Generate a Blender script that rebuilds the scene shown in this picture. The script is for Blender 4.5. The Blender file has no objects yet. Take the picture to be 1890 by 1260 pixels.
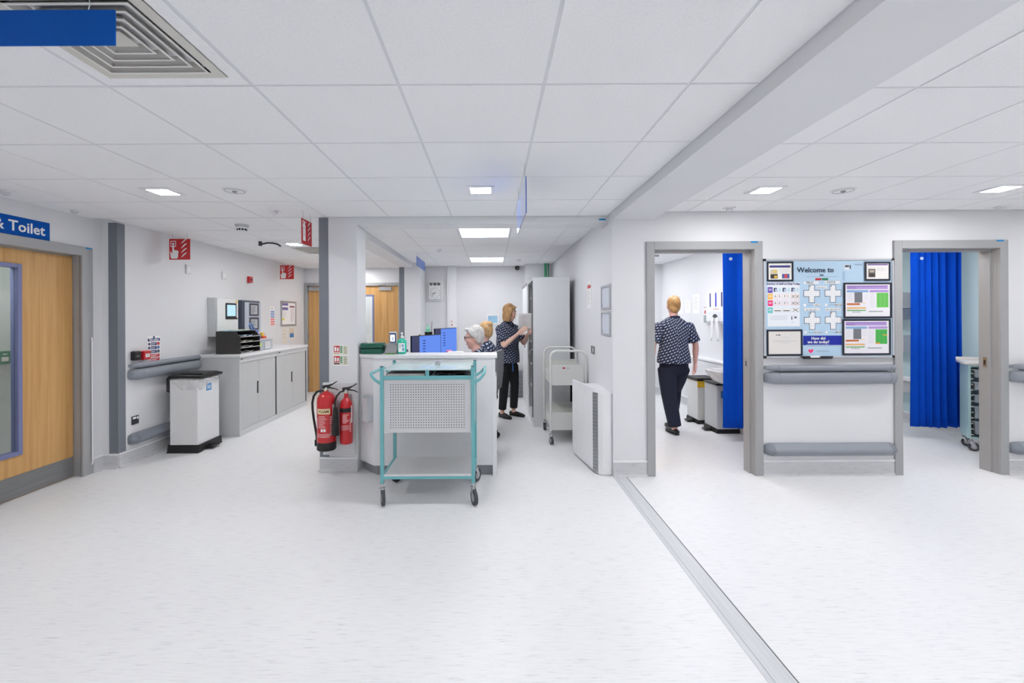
import bpy, bmesh, math, random
from mathutils import Vector, Matrix
random.seed(7)
PI = math.pi
S = bpy.context.scene
C = S.collection

# ---------------------------------------------------------------- camera, world, exposure
cd = bpy.data.cameras.new('camera')
cam = bpy.data.objects.new('camera', cd); C.objects.link(cam)
cd.sensor_width = 36; cd.lens = 805 / 1890 * 36
cd.shift_x = (945 - 908) / 1890; cd.shift_y = (583 - 630) / 1890
cd.clip_start = .05
cam.matrix_world = Matrix.Translation((0, 0, 1.485)) @ Matrix.Rotation(PI / 2, 4, 'X') @ Matrix.Rotation(-.0052, 4, 'Z')
S.camera = cam
w = bpy.data.worlds.new('world'); S.world = w; w.use_nodes = True
w.node_tree.nodes['Background'].inputs[0].default_value = (.9, .95, 1, 1)
w.node_tree.nodes['Background'].inputs[1].default_value = .6
S.view_settings.view_transform = 'Standard'; S.view_settings.look = 'None'
S.view_settings.gamma = 1; S.view_settings.use_curve_mapping = False
S.view_settings.exposure = 0.64
DOWN, PANEL = 94.0, 10.0          # radiance of the downlight lenses and of the LED panels

# ---------------------------------------------------------------- materials
def lin(c):
    c = [v / 255 for v in c]
    return tuple(v / 12.92 if v <= .04045 else ((v + .055) / 1.055) ** 2.4 for v in c)
_m = {}
def nodes_of(name):
    m = bpy.data.materials.new(name); m.use_nodes = True
    nt = m.node_tree; return m, nt, nt.nodes['Principled BSDF']
def mat(c, rough=.5, metal=0., var=.012, scale=18., name=None, trans=0., alpha=1., emit=0., coat=0.):
    """plain surface: a colour with a little procedural variation"""
    key = (tuple(c), rough, metal, var, scale, trans, alpha, emit, coat)
    if key in _m: return _m[key]
    m, nt, b = nodes_of(name or 'surface_%d_%d_%d' % tuple(c))
    L = lin(c)
    if var > 0:
        tc = nt.nodes.new('ShaderNodeTexCoord'); n = nt.nodes.new('ShaderNodeTexNoise'); r = nt.nodes.new('ShaderNodeValToRGB')
        n.inputs['Scale'].default_value = scale; n.inputs['Detail'].default_value = 3
        r.color_ramp.elements[0].position = .3; r.color_ramp.elements[1].position = .7
        r.color_ramp.elements[0].color = tuple(v * (1 - var) for v in L) + (1,)
        r.color_ramp.elements[1].color = tuple(min(1, v * (1 + var)) for v in L) + (1,)
        nt.links.new(tc.outputs['Object'], n.inputs['Vector']); nt.links.new(n.outputs['Fac'], r.inputs[0]); nt.links.new(r.outputs[0], b.inputs['Base Color'])
    else:
        b.inputs['Base Color'].default_value = L + (1,)
    b.inputs['Roughness'].default_value = rough; b.inputs['Metallic'].default_value = metal
    b.inputs['Transmission Weight'].default_value = trans; b.inputs['Alpha'].default_value = alpha
    b.inputs['Coat Weight'].default_value = coat
    if emit:
        b.inputs['Emission Color'].default_value = L + (1,); b.inputs['Emission Strength'].default_value = emit
    _m[key] = m
    return m
def flat(c, rough=.6): return mat(c, rough, var=0)
def streak(name, c0, c1, c2, sc, rough, bump=0., coat=0., lo=.35, hi=.65):
    """stretched two-scale noise: vinyl flecks, wood grain, brushed steel"""
    m, nt, b = nodes_of(name)
    N = nt.nodes.new; K = nt.links.new
    tc = N('ShaderNodeTexCoord'); mp = N('ShaderNodeMapping'); mp.inputs['Scale'].default_value = sc
    n1 = N('ShaderNodeTexNoise'); n1.inputs['Scale'].default_value = 1; n1.inputs['Detail'].default_value = 6; n1.inputs['Roughness'].default_value = .65
    r = N('ShaderNodeValToRGB'); e = r.color_ramp.elements
    e[0].position = lo; e[0].color = lin(c0) + (1,); e[1].position = hi; e[1].color = lin(c2) + (1,)
    k = e.new((lo + hi) / 2); k.color = lin(c1) + (1,)
    K(tc.outputs['Object'], mp.inputs[0]); K(mp.outputs[0], n1.inputs['Vector']); K(n1.outputs['Fac'], r.inputs[0]); K(r.outputs[0], b.inputs['Base Color'])
    b.inputs['Roughness'].default_value = rough; b.inputs['Coat Weight'].default_value = coat
    if bump:
        bp = N('ShaderNodeBump'); bp.inputs['Strength'].default_value = bump; bp.inputs['Distance'].default_value = .002
        K(n1.outputs['Fac'], bp.inputs['Height']); K(bp.outputs[0], b.inputs['Normal'])
    return m
def emitter(name, c, s):
    m = bpy.data.materials.new(name); m.use_nodes = True; nt = m.node_tree; nt.nodes.clear()
    e = nt.nodes.new('ShaderNodeEmission'); o = nt.nodes.new('ShaderNodeOutputMaterial')
    e.inputs[0].default_value = lin(c) + (1,); e.inputs[1].default_value = s
    nt.links.new(e.outputs[0], o.inputs[0]); return m

WALL = mat((230, 231, 234), .55, var=.012, scale=1.5, name='painted_wall')
WALLB = mat((196, 220, 224), .55, var=.012, scale=1.5, name='pale_teal_wall')
TILE = streak('ceiling_tile_fissured', (243, 244, 247), (247, 248, 250), (250, 251, 253), (60, 60, 60), .85, .03)
GRID = mat((226, 228, 232), .5, name='ceiling_grid_bar')
FLOOR = streak('vinyl_floor_flecked', (198, 200, 204), (232, 233, 236), (238, 239, 241), (9, 130, 1), .38, 0, lo=.28, hi=.52)
SKIRT = streak('vinyl_skirting_flecked', (176, 176, 180), (204, 205, 208), (212, 213, 216), (12, 12, 90), .5, lo=.28, hi=.52)
WOOD = streak('oak_veneer', (194, 144, 84), (210, 163, 102), (222, 178, 118), (26, 26, .9), .42, lo=.28, hi=.72)
STEEL = streak('brushed_steel', (112, 113, 115), (126, 127, 128), (140, 141, 142), (2, 2, 220), .34)
FRAME = mat((168, 169, 171), .45, name='grey_door_frame')
GUARD = mat((122, 127, 137), .5, name='grey_corner_guard')
RAIL = mat((142, 148, 158), .42, name='grey_rail_vinyl')
WHITE = mat((236, 237, 240), .35, name='white_laminate')
POWDER = mat((222, 224, 227), .4, name='powder_coat_white')
CABG = mat((212, 214, 216), .45, name='cabinet_light_grey')
TRIMW = mat((240, 241, 244), .35, name='white_trim')
BLACK = mat((22, 22, 24), .45, name='black_plastic')
DARK = mat((46, 48, 54), .5, name='charcoal_plastic')
RUBBER = mat((70, 73, 78), .6, name='grey_rubber')
CHROME = mat((196, 198, 200), .2, 1.0, name='bright_metal')
TEAL = mat((116, 186, 192), .38, name='turquoise_powder_coat')
PALEG = mat((214, 215, 217), .45, name='perforated_grey')
RED = mat((204, 28, 38), .28, coat=.4, name='signal_red')
BLUES = mat((0, 84, 176), .6, name='sign_blue')
BLUES.node_tree.nodes['Principled BSDF'].inputs['Specular IOR Level'].default_value = .15
PRINT = mat((246, 246, 246), .55, name='printed_white')
NAVY = mat((34, 40, 92), .5, name='print_navy')
GLASS = mat((236, 244, 244), .03, var=0, trans=1.0, name='clear_glass')
CLEAR = mat((214, 224, 234), .12, var=0, alpha=.42, name='clear_plastic')

# ---------------------------------------------------------------- mesh helpers
class MB:
    def __init__(s): s.b = bmesh.new()
    def box(s, x0, x1, y0, y1, z0, z1, bev=0, mi=0, seg=2):
        r = bmesh.ops.create_cube(s.b, size=1)
        for v in r['verts']:
            v.co = Vector(((x0 + x1) / 2 + v.co.x * (x1 - x0), (y0 + y1) / 2 + v.co.y * (y1 - y0), (z0 + z1) / 2 + v.co.z * (z1 - z0)))
        fs = {f for v in r['verts'] for f in v.link_faces}
        for f in fs: f.material_index = mi
        if bev:
            es = list({e for v in r['verts'] for e in v.link_edges})
            o = bmesh.ops.bevel(s.b, geom=es, offset=bev, segments=seg, profile=.5, affect='EDGES')
            for f in o['faces']: f.material_index = mi
        return s
    def quad(s, pts, mi=0):
        f = s.b.faces.new([s.b.verts.new(p) for p in pts]); f.material_index = mi; return s
    def loft(s, pts, ref=(1, 0, 0), n=14, cap=.55, mi=0):
        """closed tapering tube: pts = (position, r_side, r_other)"""
        ps = [Vector(p[0]) for p in pts]; ref = Vector(ref); rings = []
        N = len(ps)
        def frame(i):
            t = (ps[min(i + 1, N - 1)] - ps[max(i - 1, 0)]).normalized()
            a = ref - t * ref.dot(t)
            if a.length < 1e-4: a = Vector((0, 0, 1)) - t * t.z
            if a.length < 1e-4: a = Vector((0, 1, 0))
            a.normalize(); return t, a, t.cross(a)
        def ring(c, a, b, rx, ry):
            return [s.b.verts.new(c + a * (math.cos(q * 2 * PI / n) * rx) + b * (math.sin(q * 2 * PI / n) * ry)) for q in range(n)]
        for i, p in enumerate(pts):
            t, a, b = frame(i); rx = p[1]; ry = p[2] if len(p) > 2 else p[1]
            if i == 0 and cap: rings.append(ring(ps[0] - t * cap * min(rx, ry) * .8, a, b, rx * .62, ry * .62))
            rings.append(ring(ps[i], a, b, rx, ry))
            if i == N - 1 and cap: rings.append(ring(ps[i] + t * cap * min(rx, ry) * .8, a, b, rx * .62, ry * .62))
        for r0, r1 in zip(rings, rings[1:]):
            for q in range(n):
                f = s.b.faces.new((r0[q], r0[(q + 1) % n], r1[(q + 1) % n], r1[q])); f.material_index = mi
        for r in (list(reversed(rings[0])), rings[-1]):
            f = s.b.faces.new(r); f.material_index = mi
        return s
    def cyl(s, p0, p1, r, r1=None, n=16, mi=0):
        return s.loft([(p0, r, r), (p1, r if r1 is None else r1, r if r1 is None else r1)], n=n, cap=0, mi=mi)
    def tube(s, path, r, n=8, mi=0):
        """round tube with rounded-off joints"""
        ps = [Vector(p) for p in path]; N = len(ps); t0 = (ps[1] - ps[0]).normalized()
        a = t0.orthogonal().normalized(); rings = []
        for i in range(N):
            t = (ps[min(i + 1, N - 1)] - ps[max(i - 1, 0)]).normalized()
            a = (a - t * a.dot(t)).normalized(); b = t.cross(a)
            rings.append([s.b.verts.new(ps[i] + (a * math.cos(q * 2 * PI / n) + b * math.sin(q * 2 * PI / n)) * r) for q in range(n)])
        for r0, r1 in zip(rings, rings[1:]):
            for q in range(n):
                f = s.b.faces.new((r0[q], r0[(q + 1) % n], r1[(q + 1) % n], r1[q])); f.material_index = mi
        s.b.faces.new(list(reversed(rings[0]))).material_index = mi; s.b.faces.new(rings[-1]).material_index = mi
        return s
    def ell(s, c, r, rot=None, n=14, mi=0):
        o = bmesh.ops.create_uvsphere(s.b, u_segments=n, v_segments=max(6, n * 2 // 3), radius=1)
        M = Matrix.Translation(c) @ (rot.to_4x4() if rot else Matrix()) @ Matrix.Diagonal((r[0], r[1], r[2], 1))
        for v in o['verts']: v.co = M @ v.co
        for f in {f for v in o['verts'] for f in v.link_faces}: f.material_index = mi
        return s
    def lathe(s, prof, c=(0, 0, 0), n=24, mi=0):
        """prof = (radius, z) from bottom to top"""
        c = Vector(c); rings = []
        for r, z in prof:
            rings.append([s.b.verts.new(c + Vector((math.cos(q * 2 * PI / n) * r, math.sin(q * 2 * PI / n) * r, z))) for q in range(n)])
        for r0, r1 in zip(rings, rings[1:]):
            for q in range(n):
                s.b.faces.new((r0[q], r0[(q + 1) % n], r1[(q + 1) % n], r1[q])).material_index = mi
        s.b.faces.new(list(reversed(rings[0]))).material_index = mi; s.b.faces.new(rings[-1]).material_index = mi
        return s
    def prism(s, poly, a, b, fn, mi=0):
        """poly (u,v) swept from a to b; fn(u,v,t) gives the point"""
        v0 = [s.b.verts.new(fn(u, v, a)) for u, v in poly]; v1 = [s.b.verts.new(fn(u, v, b)) for u, v in poly]
        n = len(poly)
        for q in range(n): s.b.faces.new((v0[q], v0[(q + 1) % n], v1[(q + 1) % n], v1[q])).material_index = mi
        s.b.faces.new(list(reversed(v0))).material_index = mi; s.b.faces.new(v1).material_index = mi
        return s
    def px(s, poly, a, b, mi=0): return s.prism(poly, a, b, lambda u, v, t: (t, u, v), mi)      # (y,z) along x
    def py(s, poly, a, b, mi=0): return s.prism(poly, a, b, lambda u, v, t: (u, t, v), mi)      # (x,z) along y
    def pz(s, poly, a, b, mi=0): return s.prism(poly, a, b, lambda u, v, t: (u, v, t), mi)      # (x,y) along z
    def build(s, name, m, parent=None, smooth=False, auto=True):
        bmesh.ops.recalc_face_normals(s.b, faces=s.b.faces)
        me = bpy.data.meshes.new(name); s.b.to_mesh(me); s.b.free()
        for k in (m if isinstance(m, (list, tuple)) else [m]): me.materials.append(k)
        if smooth:
            for p in me.polygons: p.use_smooth = True
            if auto: me.set_sharp_from_angle(angle=math.radians(38))
        o = bpy.data.objects.new(name, me); C.objects.link(o)
        if parent: o.parent = parent
        return o
def tag(o, label, cat, group=None):
    o['label'] = label; o['category'] = cat
    if group: o['group'] = group
    return o
def thing(name, label, cat, loc=(0, 0, 0), rz=0., group=None):
    o = bpy.data.objects.new(name, None); C.objects.link(o); o.empty_display_size = .1
    o.location = loc; o.rotation_euler = (0, 0, rz)
    return tag(o, label, cat, group)
def struct(name, mb, m, parent=None, smooth=False):
    o = mb.build(name, m, parent, smooth)
    if not parent: o['kind'] = 'structure'
    return o
def room_root(name):
    o = bpy.data.objects.new(name, None); C.objects.link(o); o['kind'] = 'structure'; return o
def dup(root, loc, rz=None, label=None, group=None):
    def cp(o, par):
        c = o.copy(); C.objects.link(c); c.parent = par
        for k in o.children: cp(k, c)
        return c
    r = cp(root, None); r.location = loc
    if rz is not None: r.rotation_euler = (0, 0, rz)
    if label: r['label'] = label
    if group: r['group'] = group
    return r
def text(s, size, m, parent, x, y, z, al='CENTER', bold=0., name='lettering', sx=1.):
    """flat lettering that faces local -y"""
    cu = bpy.data.curves.new(name, 'FONT'); cu.body = s; cu.size = size; cu.align_x = al; cu.extrude = .0003; cu.offset = bold; cu.resolution_u = 2
    cu.materials.append(m); o = bpy.data.objects.new(name, cu); C.objects.link(o)
    o.location = (x, y, z); o.rotation_euler = (PI / 2, 0, 0); o.scale = (sx, 1, 1); o.parent = parent
    return o
def prints(parent, rects, y=-.003, name='print', step=.0003):
    """flat print: rectangles (x, z, w, h, colour) or polygons ([(x,z)..], colour), later ones on top"""
    mb = MB(); cols = []; done = []
    for r in rects:
        c = r[-1]
        if c not in cols: cols.append(c)
        P = [(r[0], r[1]), (r[0] + r[2], r[1]), (r[0] + r[2], r[1] + r[3]), (r[0], r[1] + r[3])] if len(r) == 5 else r[0]
        B = (min(p[0] for p in P), max(p[0] for p in P), min(p[1] for p in P), max(p[1] for p in P))
        k = 1 + max([d[4] for d in done if d[0] < B[1] and B[0] < d[1] and d[2] < B[3] and B[2] < d[3]], default=-1)
        done.append(B + (k,))
        mb.quad([(u, y - step * k, v) for u, v in P], cols.index(c))
    b = mb.b
    me = bpy.data.meshes.new(name); b.to_mesh(me); b.free()
    for c in cols: me.materials.append(flat(c, .5))
    o = bpy.data.objects.new(name, me); C.objects.link(o); o.parent = parent
    return o
L90, R90 = PI / 2, -PI / 2      # things fixed to a wall on the -x side / the +x side of the room (front = local -y)
# ================================================================ THE SETTING
CZ = 2.44
struct('floor', MB().box(-6.6, 7.4, -3.4, 9.4, -.1, 0), FLOOR)

def wall(name, boxes, m=WALL):
    b = MB()
    for q in boxes: b.box(*q)
    return struct(name, b, m)
wall('wall_left', [(-4.0, -3.85, -3.2, 3.06, 0, 2.5), (-4.0, -3.85, 4.16, 4.31, 0, 2.5), (-4.0, -3.85, 3.06, 4.16, 2.13, 2.5)])
wall('wall_corridor', [(-4.0, -3.70, 4.31, 8.75, 0, 2.5)])
wall('wall_corridor_end', [(-3.70, -3.67, 8.6, 8.75, 0, 2.5), (-1.80, -1.3, 8.6, 8.75, 0, 2.5), (-3.67, -1.80, 8.6, 8.75, 2.13, 2.5)])
wall('wall_front', [(1.114, 1.455, 4.03, 4.17, 0, 2.5), (2.465, 3.735, 4.03, 4.17, 0, 2.5), (4.70, 7.2, 4.03, 4.17, 0, 2.5),
                    (1.455, 2.465, 4.03, 4.17, 2.13, 2.5), (3.735, 4.70, 4.03, 4.17, 2.13, 2.5)])
wall('wall_station_side', [(1.114, 1.25, 4.17, 8.52, 0, 2.5)])
wall('wall_station_back', [(-1.28, 1.114, 8.4, 8.52, 0, 2.5)])
wall('wall_station_post', [(-1.65, -1.28, 7.8, 8.6, 0, 2.5)])
wall('wall_treatment_side', [(3.2, 3.33, 4.17, 8.32, 0, 2.5)])
wall('wall_treatment_back', [(1.25, 3.2, 8.2, 8.32, 0, 2.5), (3.33, 5.70, 8.2, 8.32, 0, 2.5)])
wall('wall_teal_side', [(5.70, 5.83, 4.17, 8.32, 0, 2.5)], WALLB)
wall('wall_back', [(-4.0, 7.2, -3.35, -3.2, 0, 2.5)])
wall('wall_right', [(7.2, 7.35, -3.35, 4.17, 0, 2.5)])
wall('wall_beyond_door', [(-6.2, -6.1, 1.4, 5.2, 0, 2.5), (-6.1, -4.0, 1.3, 1.4, 0, 2.5), (-6.1, -4.0, 5.2, 5.3, 0, 2.5)])
struct('column', MB().box(-1.65, -1.29, 4.18, 4.46, 0, 2.3695), WALL)
struct('beam', MB().box(1.114, 1.50, -3.2, 4.03, 2.37, 2.5), WALL)
ln = struct('lintel', MB().box(-1.65, 1.114, 4.18, 4.42, 2.37, 2.5), WALL)
MB().box(1.03, 1.095, 4.1785, 4.18, 2.397, 2.412).build('sticker', mat((0, 140, 205), .6, var=0), ln)
struct('beam', MB().box(-1.65, -1.41, 4.42, 7.8, 2.37, 2.5), WALL)
# boxed-in column and trunking on the back wall of the station
struct('trim_1', MB().box(-.855, -.675, 8.33, 8.4, 0, CZ, .006).box(-.82, -.71, 8.322, 8.33, 0, CZ, .003), TRIMW)
struct('trim_2', MB().box(.62, 1.114, 8.02, 8.4, 0, CZ), WALL)

# ceiling: one backing slab, with tiles and grid bars hanging in it
ceil = struct('ceiling', MB().box(-4.0, 7.3, -3.3, 8.7, 2.462, 2.56).box(-6.2, -4.0, 1.3, 5.3, 2.44, 2.56), WALL)
tile0 = None
def tiles(x0, x1, y0, y1, gx, gy, skip=()):
    """suspended tiles in the rectangle; gx, gy is a point of the 0.6 m grid"""
    global tile0
    def cuts(a, b, g):
        k = math.ceil((a - g) / .6 + 1e-6); r = [a]
        while g + .6 * k < b - 1e-6: r.append(g + .6 * k); k += 1
        return r + [b]
    X, Y = cuts(x0, x1, gx), cuts(y0, y1, gy)
    bars = MB()
    for x in X[1:-1]: bars.box(x - .012, x + .012, y0, y1, 2.4425, 2.462)
    for y in Y[1:-1]: bars.box(x0, x1, y - .012, y + .012, 2.4430, 2.462)
    for x in (x0, x1): bars.box(x if x == x0 else x - .018, x + .018 if x == x0 else x, y0, y1, 2.4425, 2.462)
    bars.build('ceiling_grid', GRID, ceil)
    for xa, xb in zip(X, X[1:]):
        for ya, yb in zip(Y, Y[1:]):
            wx, wy = xb - xa - .014, yb - ya - .014
            if wx < .03 or wy < .03: continue
            if any(xa < sx < xb and ya < sy < yb for sx, sy in skip): continue
            if tile0 is None:
                o = tile0 = MB().box(-.5, .5, -.5, .5, 0, .02).build('ceiling_tile', TILE, ceil)
                bv = None
            else:
                o = tile0.copy(); C.objects.link(o); o.parent = ceil
            o.location = ((xa + xb) / 2, (ya + yb) / 2, 2.4405 + random.uniform(-.0007, .0007)); o.scale = (wx, wy, 1)
            o.rotation_euler = (random.uniform(-.0012, .0012), random.uniform(-.0012, .0012), 0)
GX, GY = -1.58, 1.80
PANELS = [(-.08, 5.0), (-.08, 7.4)]
VENT = (-1.28, 1.5)
tiles(-3.85, 1.114, .6, 4.18, GX, GY, [VENT])
tiles(1.50, 7.2, .6, 4.03, 1.80, 1.84)
tiles(-3.70, -1.65, 4.18, 8.6, GX, 4.2, [(-2.48, 6.3)])
tiles(-1.41, 1.114, 4.42, 8.4, -.98, 4.7, PANELS)
MB().box(-3.85, 1.114, -3.2, .6, 2.441, 2.462).box(1.5, 7.2, -3.2, .6, 2.441, 2.462).box(1.25, 3.2, 4.17, 8.2, 2.441, 2.462).box(3.33, 5.70, 4.17, 8.2, 2.441, 2.462).build('ceiling_panel', TILE, ceil)

# coved vinyl skirting with a white capping bead
nb = 0
def skirting(p0, p1, nx, ny):
    global nb; nb += 1
    p0, p1 = Vector(p0 + (0,)), Vector(p1 + (0,)); n = Vector((nx, ny, 0))
    prof = [(0, 0), (.035, 0), (.022, .006), (.013, .016), (.008, .035), (.008, .128), (0, .128)]
    f = lambda u, v, t: p0.lerp(p1, t) + n * u + Vector((0, 0, v))
    o = struct('baseboard_%d' % nb, MB().prism(prof, 0, 1, f), SKIRT)
    MB().prism([(0, .127), (.012, .127), (.014, .132), (.012, .142), (.006, .145), (0, .145)], 0, 1, f).build('capping', TRIMW, o)
skirting((-3.85, 4.18), (-3.85, 4.31), 1, 0)
skirting((-3.85, 4.31), (-3.70, 4.31), 0, -1)
skirting((-3.70, 4.31), (-3.70, 8.6), 1, 0)
skirting((-3.85, -3.2), (-3.85, 3.04), 1, 0)
skirting((-1.65, 4.18), (-1.29, 4.18), 0, -1)
skirting((-1.65, 4.18), (-1.65, 4.46), -1, 0)
skirting((1.114, 4.03), (1.43, 4.03), 0, -1)
skirting((2.49, 4.03), (3.71, 4.03), 0, -1)
skirting((4.75, 4.03), (7.2, 4.03), 0, -1)
skirting((1.114, 4.70), (1.114, 8.02), -1, 0)
skirting((-1.28, 8.4), (.62, 8.4), 0, -1)
skirting((3.2, 6.97), (3.2, 8.2), -1, 0)
skirting((1.25, 8.2), (3.2, 8.2), 0, -1)
skirting((5.70, 4.17), (5.70, 8.2), -1, 0)
skirting((3.33, 8.2), (5.70, 8.2), 0, -1)

# corner guards: two-flange angle strips
def corner_guard(name, label, cx, cy, sx, sy, z0, z1):
    """corner at cx,cy; flanges run towards sx (along x) and sy (along y), standing proud of the faces"""
    t, wd, e = .004, .085, .0005
    P = [(cx - sx * (t + e), cy - sy * (t + e)), (cx + sx * wd, cy - sy * (t + e)), (cx + sx * wd, cy - sy * e), (cx - sx * e, cy - sy * e), (cx - sx * e, cy + sy * wd), (cx - sx * (t + e), cy + sy * wd)]
    o = MB().pz(P, z0, z1).build(name, GUARD); tag(o, label, 'corner guard', 'grey corner guards')
corner_guard('corner_guard', 'grey full-height corner guard where corridor wall begins beside oak door', -3.70, 4.31, -1, 1, .146, 2.425)
corner_guard('corner_guard', 'grey corner guard on the column above the fire extinguishers', -1.65, 4.18, 1, 1, .146, 2.432)
corner_guard('corner_guard', 'grey corner guard on the far post beside the double doors', -1.65, 7.8, 1, 1, .1, 2.366)

# metal expansion joint across the floor
j = thing('floor_joint_cover', 'brushed metal expansion joint strip running across the vinyl floor', 'floor strip', (1.17, 0, 0))
JM = streak('joint_aluminium', (196, 199, 203), (208, 211, 215), (218, 220, 224), (160, 2, 2), .4)
MB().py([(-.035, .0005), (.053, .0005), (.053, .0035), (-.035, .0035)], .3, 4.0).build('cover_plate', JM, j)
MB().py([(-.062, .0005), (-.036, .0005), (-.036, .0025), (-.040, .0045), (-.048, .0045), (-.062, .002)], .3, 4.0).build('edge_strip', mat((206, 209, 214), .3, .0), j)
MB().py([(.054, .0005), (.060, .0005), (.060, .004), (.054, .004)], .3, 4.0).build('edge_strip', mat((120, 123, 126), .4), j)

# ---------------------------------------------------------------- doors
TAG = flat((0, 140, 205))
def frame_x(name, x0, x1, y, zt, sticker, leaf=True):
    """steel frame in a wall that faces -y: x0..x1 outer, zt outer top"""
    d = room_root(name); w = .075
    for a, b, s in ((x0, x0 + w, 1), (x1 - w, x1, -1)):
        k = MB().box(a, b, y - .018, y + .012, 0, zt, .003)
        k.box(b - .02 if s == 1 else a, b if s == 1 else a + .02, y + .012, y + .152, 0, zt - w)
        k.box(b if s == 1 else a - .014, b + .014 if s == 1 else a, y + .055, y + .152, 0, zt - w - .014)
        k.build('jamb', FRAME, d)
    MB().box(x0 + w, x1 - w, y - .018, y + .012, zt - w, zt, .003).box(x0 + w, x1 - w, y + .012, y + .152, zt - w, zt - w + .03).box(x0 + w, x1 - w, y + .055, y + .152, zt - w - .014, zt - w).build('frame_head', FRAME, d)
    MB().box(x1 - .11, x1 - .045, y - .0195, y - .018, zt - .016, zt - .001).build('sticker', TAG, d)
    if leaf:
        l = MB().box(x0 + w + .005, x0 + w + .045, y + .16, y + 1.0, .006, zt - w - .02).build('door_leaf', WOOD, d)
        MB().box(x0 + w + .045, x0 + w + .08, y + .2, y + .42, zt - w - .11, zt - w - .05, .004).build('door_closer', CHROME, l)
        MB().box(x0 + w + .05, x0 + w + .12, y + .19, y + .205, zt - w - .035, zt - w - .02).build('closer_arm', CHROME, l)
    # strike plate on the latch-side lining
    MB().box(x1 - w - .017, x1 - w - .0142, y + .085, y + .115, .98, 1.07).box(x1 - w - .0175, x1 - w - .0165, y + .094, y + .108, 1.0, 1.045, mi=1).build('strike_plate', [CHROME, BLACK], d)
    return d
frame_x('door_2', 1.425, 2.495, 4.03, 2.162, True)
frame_x('door_3', 3.705, 4.755, 4.03, 2.162, True)

# oak door with a vision panel in the side wall; local x runs along the wall, front = -y
VIS = mat((124, 130, 172), .4, name='lilac_grey_beading')
def oak_leaf(d, x0, x1, y0, zt, vx0, vx1, vz0, vz1, kick=True):
    t = .045
    b = MB().box(x0, vx0, y0, y0 + t, .006, zt).box(vx1, x1, y0, y0 + t, .006, zt).box(vx0, vx1, y0, y0 + t, .006, vz0).box(vx0, vx1, y0, y0 + t, vz1, zt)
    l = b.build('door_leaf', WOOD, d)
    g = .035
    v = MB()
    for q in ((vx0, vx0 + g, vz0, vz1), (vx1 - g, vx1, vz0, vz1), (vx0 + g, vx1 - g, vz0, vz0 + g), (vx0 + g, vx1 - g, vz1 - g, vz1)):
        v.box(q[0], q[1], y0 - .012, y0 + t + .012, q[2], q[3], .004)
    v.build('vision_panel_frame', VIS, l)
    MB().box(vx0 + g, vx1 - g, y0 + .018, y0 + .024, vz0 + g, vz1 - g).build('pane', GLASS, l)
    if kick: MB().box(x0 + .004, x1 - .004, y0 - .003, y0, .01, .19).build('kick_plate', STEEL, l)
    return l
d = room_root('door_1'); d.location = (-3.85, 3.0, 0); d.rotation_euler = (0, 0, L90)
# local x = world Y - 3.0; opening 0.06..1.16
for a, b, s in ((.03, .14, 1), (1.08, 1.19, -1)):
    k = MB().box(a, b, -.02, 0, 0, 2.155, .003)
    k.box(.06 if s == 1 else 1.13, .09 if s == 1 else 1.16, 0, .15, 0, 2.13)
    k.box(.09 if s == 1 else 1.10, .12 if s == 1 else 1.13, .02, .15, 0, 2.07)
    k.build('jamb', FRAME, d)
MB().box(.14, 1.08, -.02, 0, 2.07, 2.155, .003).box(.09, 1.13, 0, .15, 2.07, 2.13).build('frame_head', FRAME, d)
MB().box(1.115, 1.175, -.0215, -.02, 2.14, 2.153).build('sticker', TAG, d)
oak_leaf(d, .122, 1.092, .085, 2.06, .32, .645, .35, 1.94)
MB().tube([(1.165, -.024, .09), (1.165, -.03, .12), (1.165, -.03, 1.27), (1.165, -.024, 1.30)], .007).build('edge_tube', TRIMW, d)

d = room_root('door_4'); d.location = (0, 8.6, 0)
for a, b in ((-3.695, -3.635), (-1.84, -1.78)): MB().box(a, b, -.018, .13, 0, 2.155, .003).build('jamb', FRAME, d)
MB().box(-3.635, -1.84, -.018, .13, 2.095, 2.155, .003).build('frame_head', FRAME, d)
for a, b, v0, v1, hx in ((-3.63, -2.742, -3.0, -2.86, -3.5), (-2.738, -1.845, -2.62, -2.33, -2.1)):
    l = oak_leaf(d, a, b, .03, 2.09, v0, v1, .86, 1.92, False)
    MB().box(hx - .12, hx + .12, -.01, .03, 2.0, 2.07, .004).build('door_closer', mat((176, 178, 180), .35, .6), l)
    MB().tube([(hx - .05, -.002, 2.075), (hx - .13, -.03, 2.10), (hx + .02, -.02, 2.11)], .008).build('closer_arm', CHROME, l)
    for z in (.25, 1.1, 1.85):
        e = a if a < -3 else b
        MB().cyl((e, .025, z - .05), (e, .025, z + .05), .009).build('hinge', CHROME, l)
    MB().lathe([(.0, 0), (.028, .0), (.03, .02), (.02, .03)], (0, 0, 0)).build('floor_stop', BLACK, l).location = (a + .3 if a < -3 else b - .3, -.04, .6)
struct('wall_beyond_corridor', MB().box(-4.4, -1.2, 10.2, 10.3, 0, 2.5), WALL)
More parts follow.
